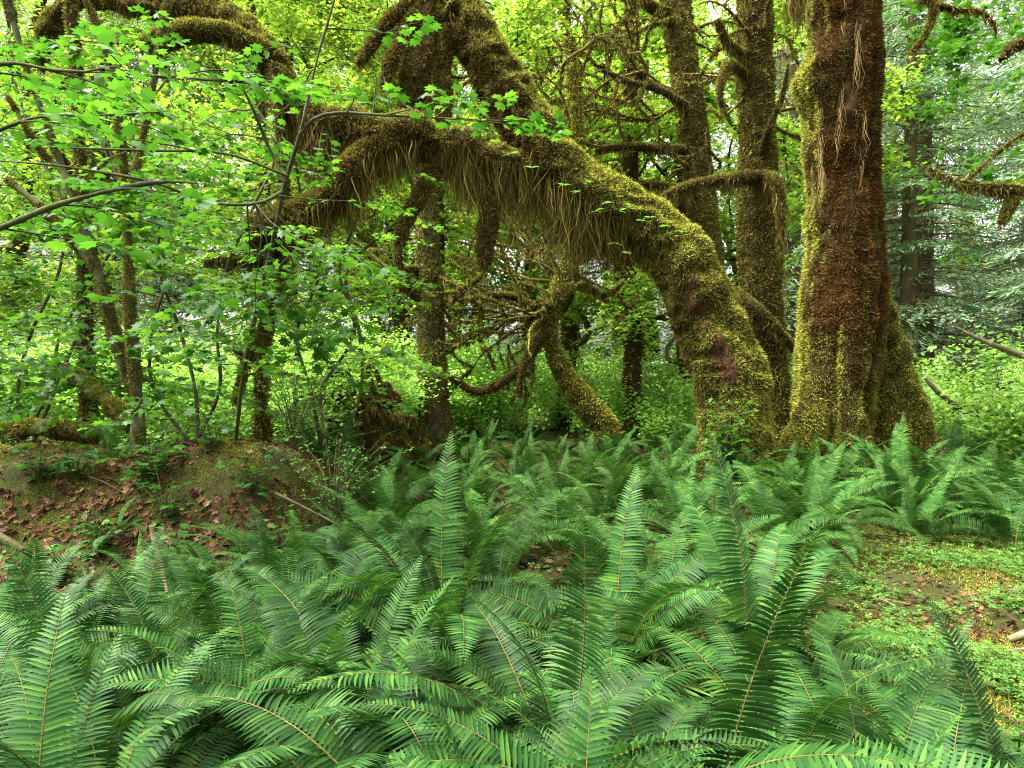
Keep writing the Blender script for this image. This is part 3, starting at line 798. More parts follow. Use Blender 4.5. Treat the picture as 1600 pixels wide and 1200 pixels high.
traced_tree('draped_maple_tree', 'tall maple with long brown moss drapes between the leaning tree and the upright trunk',
    [(1215, 672, 60, Y), (1206, 600, 54, Y), (1196, 520, 62, Y), (1188, 440, 66, Y), (1184, 340, 62, Y), (1182, 220, 60, Y), (1180, 100, 58, Y), (1178, -20, 56, Y), (1176, -200, 46, Y), (1170, -400, 36, Y)],
    [([(1195, 275, 26, Y - .2), (1150, 278, 24, Y - .6), (1100, 284, 20, Y - .8), (1050, 300, 14, Y - 1), (1000, 325, 6, Y - 1)], 90, .45),
     ([(1190, 275, 24, Y - .3), (1212, 285, 26, Y - .5), (1220, 330, 18, Y - .6), (1218, 390, 12, Y - .6)], 110, .8),
     ([(1190, 250, 14, Y - .2), (1202, 200, 11, Y - .6), (1222, 150, 8, Y - .8), (1232, 100, 4, Y - 1)], 12, .3),
     ([(1145, 455, 26, Y - .3), (1180, 480, 24, Y - .6), (1215, 515, 20, Y - .6), (1240, 545, 14, Y - .4)], 30, .3),
     ([(1175, 90, 18, Y), (1140, 70, 16, Y - .6), (1120, 30, 12, Y - .8)], 40, .5),
     ([(1170, 120, 14, Y - .2), (1135, 100, 12, Y - .7), (1125, 150, 10, Y - .9), (1140, 190, 5, Y - .9)], 30, .4)],
    fans=[(1175, 60, Y, -.7, .3, 1.8, 3), (1190, 180, Y, .7, .0, 1.4, 2), (1185, 110, Y, -.8, -.3, 1.6, 3)], cl=200)
Y = 17.
traced_tree('slim_mossy_tree', 'slim straight trunk with red brown moss seen between the curved tree and the leaning tree',
    [(990, 668, 34, Y), (988, 600, 28, Y), (990, 520, 27, Y), (987, 450, 28, Y), (984, 380, 26, Y), (985, 200, 22, Y), (985, -60, 18, Y)],
    [([(995, 525, 8, Y), (1020, 500, 7, Y), (1045, 490, 4, Y)], 8, .3), ([(980, 540, 7, Y), (965, 490, 6, Y), (975, 450, 4, Y)], 5, .2)], 16, 9000, 'moss', .03, age=lambda P, N: np.clip(.65 + .3 * fbm(P * 1.2, 3), 0, 1), cl=40)
Y = 13.5
traced_tree('curved_maple_tree', 'crooked mossy maple whose curved trunk sweeps limbs low to the left',
    [(945, 664, 44, Y), (910, 625, 38, Y), (880, 580, 30, Y), (862, 540, 26, Y), (856, 505, 26, Y), (868, 470, 30, Y), (884, 430, 30, Y), (892, 380, 26, Y), (896, 310, 24, Y), (900, 200, 22, Y), (890, 60, 18, Y)],
    [([(860, 505, 22, Y), (842, 535, 20, Y - .2), (812, 575, 18, Y - .4), (772, 605, 17, Y - .5), (738, 610, 15, Y - .5), (715, 596, 12, Y - .5), (698, 585, 6, Y - .5)], 60, .16),
     ([(850, 505, 16, Y), (828, 545, 14, Y - .5), (815, 585, 12, Y - .6), (812, 620, 9, Y - .6)], 30, .2),
     ([(870, 470, 18, Y), (838, 478, 15, Y - .4), (800, 462, 11, Y - .6), (755, 462, 8, Y - .8), (715, 470, 4, Y - .9)], 40, .25),
     ([(860, 500, 20, Y), (885, 470, 18, Y + .1), (893, 440, 16, Y + .2)], 20, .2),
     ([(885, 435, 12, Y), (920, 450, 10, Y), (945, 460, 8, Y), (975, 440, 6, Y)], 20, .25)],
    20, 24000, 'moss', .03, age=up_age(.45, .22, 3.), fans=[(850, 495, Y - .2, -1, .1, 2.0, 9), (845, 515, Y - .2, -.7, -.7, 1.4, 5), (880, 440, Y, -.8, .5, 2.0, 6), (888, 420, Y, .8, .2, 1.3, 3)], cl=70)
Y = 13.
traced_tree('grey_trunk_tree', 'straight grey barked trunk with a flared mossy foot left of the curved tree',
    [(668, 705, 100, Y), (676, 660, 66, Y), (676, 600, 50, Y), (674, 520, 42, Y), (671, 440, 38, Y), (668, 380, 34, Y), (662, 250, 30, Y), (656, 60, 26, Y), (652, -160, 30, Y)],
    [([(655, 470, 18, Y - .1), (632, 440, 16, Y - .3), (622, 405, 14, Y - .4), (618, 360, 9, Y - .4)], 30, .3),
     ([(650, 420, 18, Y - .1), (610, 425, 14, Y - .4), (575, 400, 9, Y - .5)], 60, .55),
     ([(690, 480, 12, Y), (740, 440, 9, Y - .3), (760, 425, 5, Y - .4)], 20, .3)],
    26, 30000, 'greybark', .04, fans=[(655, 440, Y, -.9, .0, 1.6, 3), (675, 430, Y, .8, .2, 1.6, 3)])
Y = 8.6
traced_tree('dark_pole_tree', 'thin dark mossy trunk under the drooping end of the arching limb',
    [(412, 690, 22, Y), (408, 630, 19, Y), (410, 560, 17, Y), (424, 480, 20, Y), (438, 410, 22, Y), (446, 360, 20, Y), (440, 250, 14, Y), (430, 100, 10, Y)],
    [([(425, 480, 20, Y - .2), (408, 520, 18, Y - .3), (384, 570, 14, Y - .3), (368, 630, 10, Y - .3)], 60, .35),
     ([(440, 400, 14, Y), (400, 410, 11, Y - .2), (350, 405, 8, Y - .3), (320, 412, 4, Y - .3)], 40, .4),
     ([(412, 560, 12, Y), (385, 558, 9, Y), (366, 545, 5, Y)], 12, .2)], 14, 5000, 'mossd', .02, cl=90)
Y = 9.
traced_tree('left_back_tree', 'slender upright mossy trunk crossing the white sky gap behind the slender stems',
    [(138, 660, 24, Y), (134, 500, 20, Y), (130, 330, 18, Y), (122, 210, 16, Y), (118, 100, 16, Y), (112, 20, 15, Y), (105, -120, 12, Y)],
    [([(122, 190, 10, Y), (150, 140, 8, Y), (175, 60, 5, Y)], 10, .2), ([(130, 300, 10, Y), (100, 250, 8, Y), (70, 200, 5, Y)], 14, .2)], 12, 5000, 'mossd', .02)
print('traced', round(time.time() - T0, 1))

# ------------------------------------------------------------------ maple standing out of frame to the right, limbs reaching in
def side_maple():
    Y = 8.
    t, off, rng = traced_tree('side_maple_tree', 'mossy maple limbs with green leaf sprays reaching in from the side before the spruces',
        [(1790, 760, 90, Y), (1780, 500, 70, Y), (1770, 300, 66, Y), (1760, 0, 60, Y), (1750, -300, 50, Y)],
        [([(1770, 330, 46, Y), (1680, 300, 34, Y), (1610, 298, 28, Y), (1560, 294, 22, Y), (1505, 286, 10, Y), (1450, 262, 4, Y)], 70, .28),
         ([(1590, 298, 18, Y), (1578, 320, 16, Y), (1564, 346, 8, Y)], 30, .15),
         ([(1760, 20, 40, Y), (1680, 50, 30, Y), (1610, 62, 22, Y), (1580, 74, 20, Y), (1564, 92, 14, Y)], 50, .12),
         ([(1760, -120, 40, Y), (1640, -60, 26, Y), (1540, -40, 18, Y), (1440, -8, 13, Y), (1485, 14, 10, Y), (1530, 18, 8, Y), (1554, 40, 5, Y), (1556, 60, 3, Y)], 40, .12),
         ([(1462, 6, 8, Y), (1452, 40, 6, Y), (1438, 66, 5, Y), (1420, 84, 2, Y)], 10, .1),
         ([(1770, 250, 30, Y), (1660, 190, 14, Y), (1590, 215, 8, Y), (1540, 255, 5, Y), (1500, 290, 2, Y)], 16, .1)], 18, 4000, 'mossd', .03)
    mb = MB(); pts = []
    for _ in range(70):
        px = rng.uniform(1420, 1690); py = rng.choice([rng.uniform(-60, 130), rng.uniform(120, 300), rng.uniform(280, 440)], p=[.62, .28, .1])
        if px < 1420 and rng.random() < .5: continue
        pts.append(at(px, py, rng.uniform(8.5, 13)) - off)
    pts = np.array(pts)
    sprays(mb, rng, pts, 22, .38, .105, LEAF_MID, 0, .4, .07)
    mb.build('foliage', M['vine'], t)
side_maple()

# canopy leaves of the leaning maple, high behind the branches
# ------------------------------------------------------------------ slender vine maples in the left foreground
def vine_branch(rng, p, d, L, leaf, tw, lv, droop=.0, gap=.085, r=.006):
    """twig with opposite leaves in a flat layer; tw collects twig rows, lv collects (pos, dir, normal, size)"""
    n = max(4, int(L / .09)); st = L / n; d = nrm(np.array(d, float)); p = np.array(p, float)
    rows = [[*p, r]]; acc = 0
    for k in range(n):
        d = nrm(d + rng.normal(0, .10, 3) * np.array([1, 1, .5]) + np.array([0, 0, -droop * .12]))
        d[2] *= .93
        p = p + d * st; rows.append([*p, max(.0012, r * (1 - .85 * (k + 1) / n))])
        side = nrm(np.cross(d, [0, 0, 1.]))
        if k / n > .12:
            for s in (-1, 1):
                if rng.random() < .86:
                    dd = nrm(d * rng.uniform(.25, .7) + side * s + np.array([0, 0, rng.normal(-.25, .18)]))
                    sz = leaf * rng.uniform(.6, 1.2)
                    lv.append((p + dd * sz * .45, dd, nrm(np.array([0, 0, 1.]) + dd * .15 + rng.normal(0, .36, 3)), sz))
        if L > .45 and 1 < k < n - 1 and rng.random() < .38:
            s = rng.choice([-1, 1])
            vine_branch(rng, p, d * .7 + side * s * rng.uniform(.5, 1) + np.array([0, 0, rng.normal(0, .08)]), L * (1 - k / n) * rng.uniform(.5, .9) + .12, leaf, tw, lv, droop, gap, r * .6)
    lv.append((p, d, nrm(np.array([0, 0, 1.]) + rng.normal(0, .2, 3)), leaf))
    tw.append(np.array(rows))

def vine_maple(label, base, stems, boughs, seed, leaf=.085, mossy=False, dens=1.0, group=None, lm='vine'):
    """stems / boughs: rows (px, py, width, Y); boughs: (px, py, Y, dx, dy, dz, length)"""
    rng = np.random.default_rng(seed)
    b0 = at(*base); t = thing('vine_maple', label, 'small tree', (b0[0], base[2], gz(b0[0], base[2])), group); off = np.array(t.location)
    allR = []
    for rws in stems:
        mb = MB(); R0 = px_ctrl(rws) - np.r_[off, 0]
        ag = up_age(.2, .45, seed)
        V, Q, N, R = tube(mb, R0, 10, .06, lumpy(R0[0, 3] * .35, 6, seed), 0)
        st = mb.build('stem', M['stem'], t); allR.append(R)
        if mossy:
            mb = MB(); tufts(mb, rng, V, Q, int(6500 * len(rws) / 4), .030, .010, ag, 0, .3, .8, lambda P: fbm(P * 3.2, 2) > -.2); mb.build('moss', M['mossd'], st)
    lv = []; allR = np.concatenate(allR)
    for (px, py, Yb, dx, dy, dz, L) in boughs:
        q = at(px, py, Yb) - off; tw = []
        i_ = np.argmin(np.sum((allR[:, :3] - q) ** 2 * [1, 1, 1.5], 1)); st0 = allR[i_, :3]; g_ = np.linalg.norm(q - st0)
        d = np.array([dx, dy, dz]) if g_ < .12 else nrm(q - st0) + .3 * np.array([dx, dy, dz])
        vine_branch(rng, st0, d, max(L, g_ + .3), leaf, tw, lv, .35, r=min(.006, allR[i_, 3]))
        mb = MB()
        for rws in tw: tube(mb, rws, 5, .12, None, 0, cap=False)
        mb.build('branch', M['stem'], t)
    P = np.array([a[0] for a in lv]); D = np.array([a[1] for a in lv]); N = np.array([a[2] for a in lv]); S = np.array([a[3] for a in lv])
    mb = MB(); stamp(mb, LEAF_NEAR[0], LEAF_NEAR[1], basis(N, D) * S[:, None, None], P)
    mb.build('foliage', M[lm], t)
    return len(lv)

rng = np.random.default_rng(77)
def random_boughs(n, x0, x1, y0, y1, Y0, Y1, L0=.5, L1=1.3):
    r = []
    for _ in range(n):
        a = rng.uniform(0, 2 * pi)
        r.append((rng.uniform(x0, x1), rng.uniform(y0, y1), rng.uniform(Y0, Y1), cos(a), sin(a) * .8, rng.uniform(-.05, .2), rng.uniform(L0, L1)))
    return r
Y = 6.6
n1 = vine_maple('multi stemmed vine maple with moss flecked stems rising from the mossy bank', (215, 690, Y),
    [[(216, 700, 22, Y), (212, 620, 20, Y), (182, 540, 18, Y), (155, 430, 15, Y), (128, 345, 13, Y), (100, 270, 11, Y), (72, 190, 10, Y), (40, 100, 9, Y), (8, -10, 10, Y)],
     [(218, 700, 20, Y - .1), (212, 600, 18, Y - .1), (204, 500, 16, Y - .1), (200, 400, 14, Y - .1), (203, 320, 12, Y - .1), (216, 250, 9, Y - .1), (238, 140, 10, Y - .1), (262, 0, 8, Y - .1)],
     [(200, 320, 12, Y), (188, 220, 11, Y), (178, 140, 10, Y), (160, 60, 9, Y), (130, -10, 7, Y)],
     [(150, 420, 14, Y), (110, 370, 13, Y), (60, 320, 12, Y), (10, 280, 10, Y)],
     [(120, 330, 8, Y), (105, 280, 8, Y), (60, 230, 7, Y), (12, 150, 5, Y)]],
    random_boughs(26, -30, 330, 20, 620, 5.6, 7.8, .6, 1.4), 3, .085, True)
Y = 4.6
n2 = vine_maple('slender grey stemmed vine maple forking high beneath the arching limb', (372, 700, Y + 2.2),
    [[(366, 720, 6, Y + 2.2), (378, 600, 6.5, Y + 1.5), (400, 490, 7, Y + 1), (425, 385, 7, Y + .5), (445, 290, 7, Y + .2), (470, 205, 6, Y), (482, 150, 5, Y), (500, 75, 4, Y), (522, 0, 5, Y), (530, -60, 3, Y)],
     [(468, 210, 7, Y), (490, 186, 6, Y), (530, 176, 5, Y), (600, 180, 4, Y - .1), (680, 184, 3, Y - .1), (780, 192, 2, Y - .2)],
     [(446, 285, 6, Y), (420, 230, 5, Y), (395, 170, 4, Y - .2), (370, 120, 3, Y - .3)],
     [(450, 275, 5, Y), (350, 240, 4, Y - .2), (220, 235, 4, Y - .3), (80, 230, 3, Y - .3)],
     [(440, 300, 6, Y), (400, 318, 5, Y - .2), (320, 315, 5, Y - .2), (240, 285, 4, Y - .3), (100, 260, 3, Y - .4), (-20, 250, 2, Y - .4)]],
    [(600, 180, Y - .1, 1, -.2, .08, .55), (640, 182, Y - .1, .8, .3, .05, .5), (700, 186, Y - .1, 1, .1, .1, .5), (740, 190, Y - .2, 1, -.3, .1, .5), (680, 184, Y - .1, .4, -.6, 0.1, .5), (540, 176, Y, .3, -.7, .1, .5), (760, 190, Y - .2, 1, .2, .02, .45),
     (400, 175, Y - .2, -.4, .3, .1, .7), (380, 130, Y - .3, .5, -.2, .1, .6), (300, 240, Y - .3, -.6, -.5, .05, .7), (200, 235, Y - .3, -.6, .4, 0, .7), (440, 320, Y, .8, .1, -.1, .7), (460, 330, Y, .9, -.3, -.05, .6),
     (420, 400, Y, .8, .4, .05, .8), (410, 440, Y, -.8, .3, .05, .7), (390, 540, Y, .7, -.2, 0, .6), (385, 560, Y, -.8, -.2, 0, .6), (500, 80, Y, -.7, .2, .1, .6), (510, 40, Y, .7, .1, .1, .6)] + random_boughs(16, 280, 560, 90, 600, Y - .2, Y + .9, .5, .9), 4, .075)
Y = 3.4
n3 = vine_maple('near vine maple bough with large saturated leaves hanging over the left foreground', (-150, 900, Y),
    [[(-150, 900, 20, Y), (-140, 500, 18, Y), (-110, 420, 12, Y), (-40, 375, 9, Y), (20, 348, 7.5, Y), (90, 320, 6.5, Y), (180, 296, 5, Y), (260, 284, 4, Y), (340, 290, 2, Y)],
     [(-140, 500, 18, Y), (-130, 300, 14, Y), (-90, 150, 10, Y), (0, 100, 7, Y), (90, 110, 5, Y), (200, 115, 4, Y), (330, 125, 3, Y), (400, 128, 2, Y)],
     [(-130, 300, 8, Y), (-60, 235, 6, Y), (50, 185, 5, Y), (160, 180, 4, Y), (250, 175, 2, Y)]],
    [(60, 112, Y, 1, .3, -.02, .5), (140, 112, Y, .8, -.4, .03, .5), (200, 115, Y, 1, .3, 0, .5), (270, 120, Y, 1, -.3, .05, .5), (320, 124, Y, 1, .2, .05, .45), (110, 180, Y, 1, .2, 0, .5), (30, 190, Y, 1, -.3, -.05, .5), (180, 296, Y, .7, -.3, -.05, .5), (100, 318, Y, .6, .4, .05, .6), (0, 350, Y, .9, .4, .05, .6), (-30, 120, Y, .6, .5, .2, .6), (360, 125, Y, 1, .1, .02, .4)], 9, .082)
# more vine maples mid left, filling the leafy wall
Y = 7.6
for k, (lab, bx, Yb, bx0, bx1, by0, by1, n) in enumerate((
    ('leafy vine maple thicket standing at the left edge beyond the mossy bank', 40, 8.6, -60, 240, 120, 660, 36),
    ('leafy vine maple thicket between the moss flecked stems and the thin dark trunk', 300, 8.2, 180, 420, 180, 660, 36),
    ('leafy vine maple thicket under the arching limb beside the root mass', 520, 8.8, 400, 640, 260, 640, 32))):
    st = []
    for q in range(3):
        xa = bx + rng.uniform(-20, 20); xb = rng.uniform(bx0, bx1)
        j_ = lambda a_: a_ + rng.normal(0, 18)
        st.append([(xa, 700, 6, Yb), (j_(xa * .8 + xb * .2), 610, 5.5, Yb + rng.normal(0, .2)), (j_(xa * .6 + xb * .4), 520, 5, Yb + rng.normal(0, .2)), (j_(xa * .4 + xb * .6), 420, 4.5, Yb), (j_(xa * .15 + xb * .85), 320, 5, Yb), (j_(xb), 230, 4, Yb), (xb + rng.uniform(-60, 60), 120, 2.5, Yb)])
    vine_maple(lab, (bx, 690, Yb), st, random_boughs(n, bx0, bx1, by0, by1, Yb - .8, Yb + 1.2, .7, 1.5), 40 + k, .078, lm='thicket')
print('vine maples', round(time.time() - T0, 1), n1, n2, n3)

# ------------------------------------------------------------------ ferns
def make_frond(rng, L, e0, bend, pairs, segs, plen, wid, droopy=.0, power=1.3):
    n = 40
    s = np.linspace(0, 1, n); ang = radians(e0) - radians(bend) * s ** power
    sw = rng.normal(0, .10)
    T = np.stack([np.cos(ang), sw * np.sin(s * 2.5), np.sin(ang)], -1); T = nrm(T)
    P = np.cumsum(T * (L / (n - 1)), 0); P -= P[0]
    st = MB(); rr = .0042 * (1 - .8 * s)
    tube(st, np.c_[P, rr][::2], 5, .2, None, 0, cap=False)
    t = np.linspace(.13, .995, pairs)
    u = (t - .13) / .87
    prof = np.minimum(1, .55 + 1.9 * u) * np.clip(1 - ((u - .38) / .63).clip(0) ** 2.0, .02, 1) ** .85
    fi = t * (n - 1); i0 = np.clip(fi.astype(int), 0, n - 2); fr = (fi - i0)[:, None]
    C = P[i0] * (1 - fr) + P[i0 + 1] * fr; Tt = nrm(T[i0] * (1 - fr) + T[i0 + 1] * fr)
    Nn = nrm(np.stack([-Tt[:, 2], np.zeros(pairs), Tt[:, 0]], -1))
    B = np.cross(Nn, Tt)
    mb = MB()
    w = np.array([.55, 1.0, .95, .75, .45, .06]) if segs >= 5 else np.array([.8, 1, .05])
    k = np.linspace(0, 1, len(w))
    ph_ = rng.uniform(0, 6.3)
    for sg in (-1, 1):
        for i_ in range(pairs):
            l = plen * prof[i_] * rng.uniform(.95, 1.04)
            if l < .004 or rng.random() < .018: continue
            fwd = radians(8 + 38 * u[i_] ** 2.2) + rng.normal(0, .025) + .06 * sin(9 * u[i_] + ph_ + sg)
            lift = radians(14 - droopy) + rng.normal(0, .035) + .10 * sin(7 * u[i_] + ph_ * 2)
            d0 = B[i_] * sg * cos(fwd) + Tt[i_] * sin(fwd)
            d0 = nrm(d0 * cos(lift) + Nn[i_] * sin(lift))
            up = nrm(Nn[i_] - d0 * (Nn[i_] @ d0)); up = nrm(up + d0 * 0 + np.cross(d0, up) * (rng.normal(0, .07) + .14 * sin(6 * u[i_] + ph_ * 3)) * sg)
            ac = np.cross(up, d0) * sg                      # towards the frond tip
            hw = wid * .5 * (.55 + .45 * prof[i_])
            cl = C[i_] + sg * B[i_] * .002 + d0 * (k * l)[:, None] + ac * ((.16 * k ** 2) * l)[:, None] - up * ((.15 + rng.normal(0, .02)) * k ** 2 * l)[:, None]
            edge = ac[None] * (w * hw)[:, None]
            fold = up[None] * (w * hw * .28)[:, None]
            V = np.concatenate([cl - edge + fold, cl, cl + edge + fold])
            m_ = len(w); a = np.arange(m_ - 1)
            f1 = np.stack([a, a + 1, a + 1 + m_, a + m_], -1); f2 = f1 + m_
            fq = np.concatenate([f1, f2])
            if sg < 0: fq = fq[:, ::-1]
            mb.add(V, fq, 0, 0, True)
    return mb, st

FR = {}
rngF = np.random.default_rng(3)
HI = []; LO = []
kinds = [('erect', 82, 50), ('arch', 70, 84), ('droop', 58, 112), ('low', 38, 78)]
tmp_parent = None
def mesh_only(mb, name, mat):
    o = mb.build(name, mat); me = o.data; bpy.data.objects.remove(o); return me
for kn, e0, bd in kinds:
    for v in range(4):
        fm, st = make_frond(rngF, 1.0, e0 + rngF.normal(0, 4), bd + rngF.normal(0, 9), 64, 6, .106, .0124, rngF.uniform(-6, 22))
        HI.append((kn, mesh_only(fm, 'frond', M['fern']), mesh_only(st, 'stalk', M['stalk'])))
    for v in range(3):
        fm, st = make_frond(rngF, 1.0, e0 + rngF.normal(0, 4), bd + rngF.normal(0, 9), 54, 3, .104, .0140, rngF.uniform(-6, 22))
        fm.v += [a for a in st.v]; base = sum(len(a) for a in fm.v) - st.n
        fm.f += [a + base for a in st.f]; fm.m += [np.full(len(a), 1, np.int32) for a in st.f]; fm.s += st.s; fm.a += st.a
        LO.append((kn, mesh_only(fm, 'frond', [M['fern_far'], M['stalk']])))
DEAD = []
for v in range(4):
    fm, st = make_frond(rngF, 1.0, 22 + rngF.normal(0, 8), 75, 36, 3, .075, .012, 30)
    DEAD.append((mesh_only(fm, 'dead_frond', M['dead']), mesh_only(st, 'stalk', M['stalk'])))
by_hi = {k: [a for a in HI if a[0] == k] for k, _, _ in kinds}
by_lo = {k: [a for a in LO if a[0] == k] for k, _, _ in kinds}

from mathutils import Euler
def fern(x, y, size, n, hi, label, group, rng, az=None, spreadaz=pi, mix=(.09, .39, .36, .16), name='sword_fern'):
    t = thing(name, label, 'fern', (x, y, gz(x, y) - .02), group)
    a0 = rng.uniform(0, 6.3)
    for k in range(n):
        kn = rng.choice(['erect', 'arch', 'droop', 'low'], p=mix)
        a = a0 + k * 2.39996 + rng.normal(0, .25) if az is None else az + rng.uniform(-spreadaz, spreadaz)
        s = size * rng.uniform(.72, 1.12) * (.9 if kn == 'low' else 1)
        pool = by_hi[kn] if hi else by_lo[kn]
        v = pool[int(rng.integers(len(pool)))]
        o = bpy.data.objects.new('frond', v[1]); COL.objects.link(o); o.parent = t
        o.location = (.035 * cos(a), .035 * sin(a), 0)
        o.rotation_euler = Euler((rng.normal(0, .24), rng.normal(0, .15), a), 'XYZ'); o.scale = (s, s, s)
        if hi:
            q = bpy.data.objects.new('stalk', v[2]); COL.objects.link(q); q.parent = o
    for k in range(int(rng.integers(1, 4)) if hi else 1):
        v = DEAD[int(rng.integers(4))]; s = size * rng.uniform(.6, .95)
        o = bpy.data.objects.new('dead_frond', v[0]); COL.objects.link(o); o.parent = t; o['label'] = 'withered brown frond sagging to the floor'
        o.location = (0, 0, .03); o.rotation_euler = Euler((rng.normal(0, .3), rng.normal(0, .1), rng.uniform(0, 6.3)), 'XYZ'); o.scale = (s, s, s)
        if hi:
            q = bpy.data.objects.new('stalk', v[1]); COL.objects.link(q); q.parent = o
    return t

rng = np.random.default_rng(14)
# foreground ferns placed one by one: (px of the crown, Y, size, fronds, label)
near = [
    (1075, 2.05, .98, 15, 'erect bright sword fern fanning up at the bottom, right of centre'),
    (690, 1.95, 1.0, 14, 'sword fern with two tall upright fronds at the bottom centre'),
    (1180, 3.15, 1.15, 20, 'large sword fern with long fronds spraying up and out beside the clearing'),
    (1350, 2.1, .80, 14, 'sword fern with wide arching fronds in the bottom right, by the clearing'),
    (160, 2.75, .92, 20, 'dense sword fern with arching fronds below the litter covered bank'),
    (300, 1.75, .82, 14, 'low sword fern with one pale broad frond near the bottom left edge'),
    (60, 1.85, .85, 16, 'dark sword fern with drooping fronds in the bottom left corner'),
    (420, 2.5, .88, 17, 'sword fern with curled arching frond tips left of the tall upright fronds'),
    (560, 2.9, 1.05, 18, 'sword fern with raised feathery fronds just left of centre'),
    (880, 2.6, .95, 17, 'sword fern with dark lower fronds over a shaded hollow at centre'),
    (960, 3.5, 1.1, 18, 'tall sword fern with crowded upright fronds behind the shaded hollow'),
    (700, 3.6, 1.1, 18, 'sword fern with long combed fronds arching rightward in mid bed'),
    (490, 3.75, .9, 17, 'sword fern with a hooked drooping frond before the dark bank face'),
    (330, 3.75, .85, 16, 'sword fern tucked against the foot of the leaf strewn bank'),
    (1500, 2.2, .66, 12, 'small sword fern at the lower right corner beside the sorrel'),
    (-60, 2.6, .85, 15, 'sword fern cut off by the left edge below the bank'),
    (850, 1.5, .8, 10, 'short sword fern crouching at the bottom edge between two tall ones'),
    (480, 1.5, .8, 10, 'short sword fern at the bottom edge left of the tall upright fronds'),
    (1200, 1.6, .8, 10, 'short sword fern at the bottom edge right of the bright erect one'),
    (1620, 1.9, .62, 11, 'sword fern leaning in at the far bottom right corner'),
    (270, 2.75, .9, 16, 'spreading sword fern low in front of the snapped stick'),
    (40, 2.5, .9, 15, 'sword fern spreading at the left edge below the litter slope'),
    (385, 3.1, .82, 16, 'sword fern with feathery arching fronds between the bank foot and the curled ones'),
    (150, 2.1, .8, 15, 'sword fern with overlapping dark fronds above the bottom left corner'),
    (560, 2.2, .85, 15, 'sword fern filling the shade left of the two tall upright fronds'),
    (800, 2.05, .85, 14, 'sword fern in the shade just right of the two tall upright fronds'),
    (1230, 2.5, .85, 15, 'sword fern between the bright erect fern and the clearing'),
    (190, 3.2, .85, 17, 'broad sword fern spilling over the foot of the littered slope'),
    (-20, 3.3, .9, 16, 'sword fern half out of view in front of the dark branch end'),
    (420, 3.45, .85, 17, 'sword fern crowding the bank foot right of the snapped stick'),
    (620, 2.5, .9, 16, 'sword fern with layered fronds behind the two tall upright fronds'),
    (980, 2.05, .85, 13, 'sword fern half hidden left of the bright erect fern'),
    (1555, 2.0, .72, 14, 'sword fern with low spreading fronds at the right edge below the sorrel'),
    (1660, 2.2, .75, 14, 'sword fern reaching in from the right edge just under the clearing'),
    (1470, 1.8, .72, 14, 'sword fern arching toward the bottom right corner'),
    (1390, 1.6, .68, 11, 'short sword fern at the bottom edge in front of the right hand arching one'),
    (90, 3.6, .8, 15, 'sword fern with feathery tips touching the left end of the bank'),
]
placed = []
for (px, Y, s, n, lab) in near:
    x = (px - 800) / F * Y
    fern(x, Y, s * (1.22 if Y < 2.75 else 1.1), n + 3, True, lab, 'sword ferns in the foreground', rng); placed.append((x, Y))
# the fern bed beyond
Z = {'bed': ('feathery sword fern in the packed bed at the middle of the clearing', 'sword ferns of the middle bed'),
     'lean': ('feathery sword fern at the foot of the leaning maple', 'sword ferns by the leaning maple'),
     'up': ('feathery sword fern in the clump around the foot of the massive upright trunk', 'sword ferns by the upright trunk'),
     'back': ('small dark sword fern at the back of the bed before the curved tree', 'sword ferns at the back of the bed'),
     'bank': ('sword fern growing along the broken right end of the mossy bank', 'sword ferns at the end of the bank')}
cnt = {}
for k in range(9000):
    Y = 3.0 + 11.5 * rng.random() ** .8; x = rng.uniform(-.80, .85) * Y
    z = gz(x, Y); px, py = px_of(x, Y, z + .4)
    if z > .55 and not (rng.random() < .03): continue
    if px < 540 and Y > 4.6 and not (Y > 9 and px > 480): continue
    if px > 1290 and 2.3 < Y < 6.4 + (1600 - px) * .001: continue
    if px > 1200 and 4.0 < Y < 5.8: continue
    if px < 560 and Y < 4.7: continue
    if (x - 3.2) ** 2 + (Y - 9.5) ** 2 < .75 ** 2 or (x - 4.8) ** 2 + (Y - 10) ** 2 < .8 ** 2 or (x - 5.9) ** 2 + (Y - 10.6) ** 2 < .8 ** 2: continue
    if px < 540 and Y > 9.5 and rng.random() < .5: continue
    rmin = .72 if Y < 7 else .8
    if any((x - a) ** 2 + (Y - b_) ** 2 < rmin ** 2 for a, b_ in placed): continue
    placed.append((x, Y))
    zone = 'back' if Y > 9.6 and px < 1080 else 'up' if px > 1215 and Y > 6 else 'lean' if px > 960 and Y > 7 else 'bank' if px < 600 and Y > 4 else 'bed'
    cnt[zone] = cnt.get(zone, 0) + 1
    sz = rng.uniform(.85, 1.12) * (.8 if zone == 'back' else 1)
    fern(x, Y, sz, int(rng.integers(15, 20)) if Y < 8 else 13, False, *Z[zone], rng, mix=(.10, .42, .35, .13))
for (px, Y, s) in ((1285, 8.7, 1.15), (1345, 8.3, 1.2), (1430, 8.2, 1.2), (1520, 7.7, 1.15), (1595, 7.3, 1.15), (1660, 6.9, 1.1), (1480, 9.2, 1.15), (1575, 8.9, 1.15), (1390, 7.6, 1.05), (1640, 8.2, 1.2), (1225, 8.3, 1.0)):
    fern((px - 800) / F * Y, Y, s, 17, False, *Z['up'], rng)
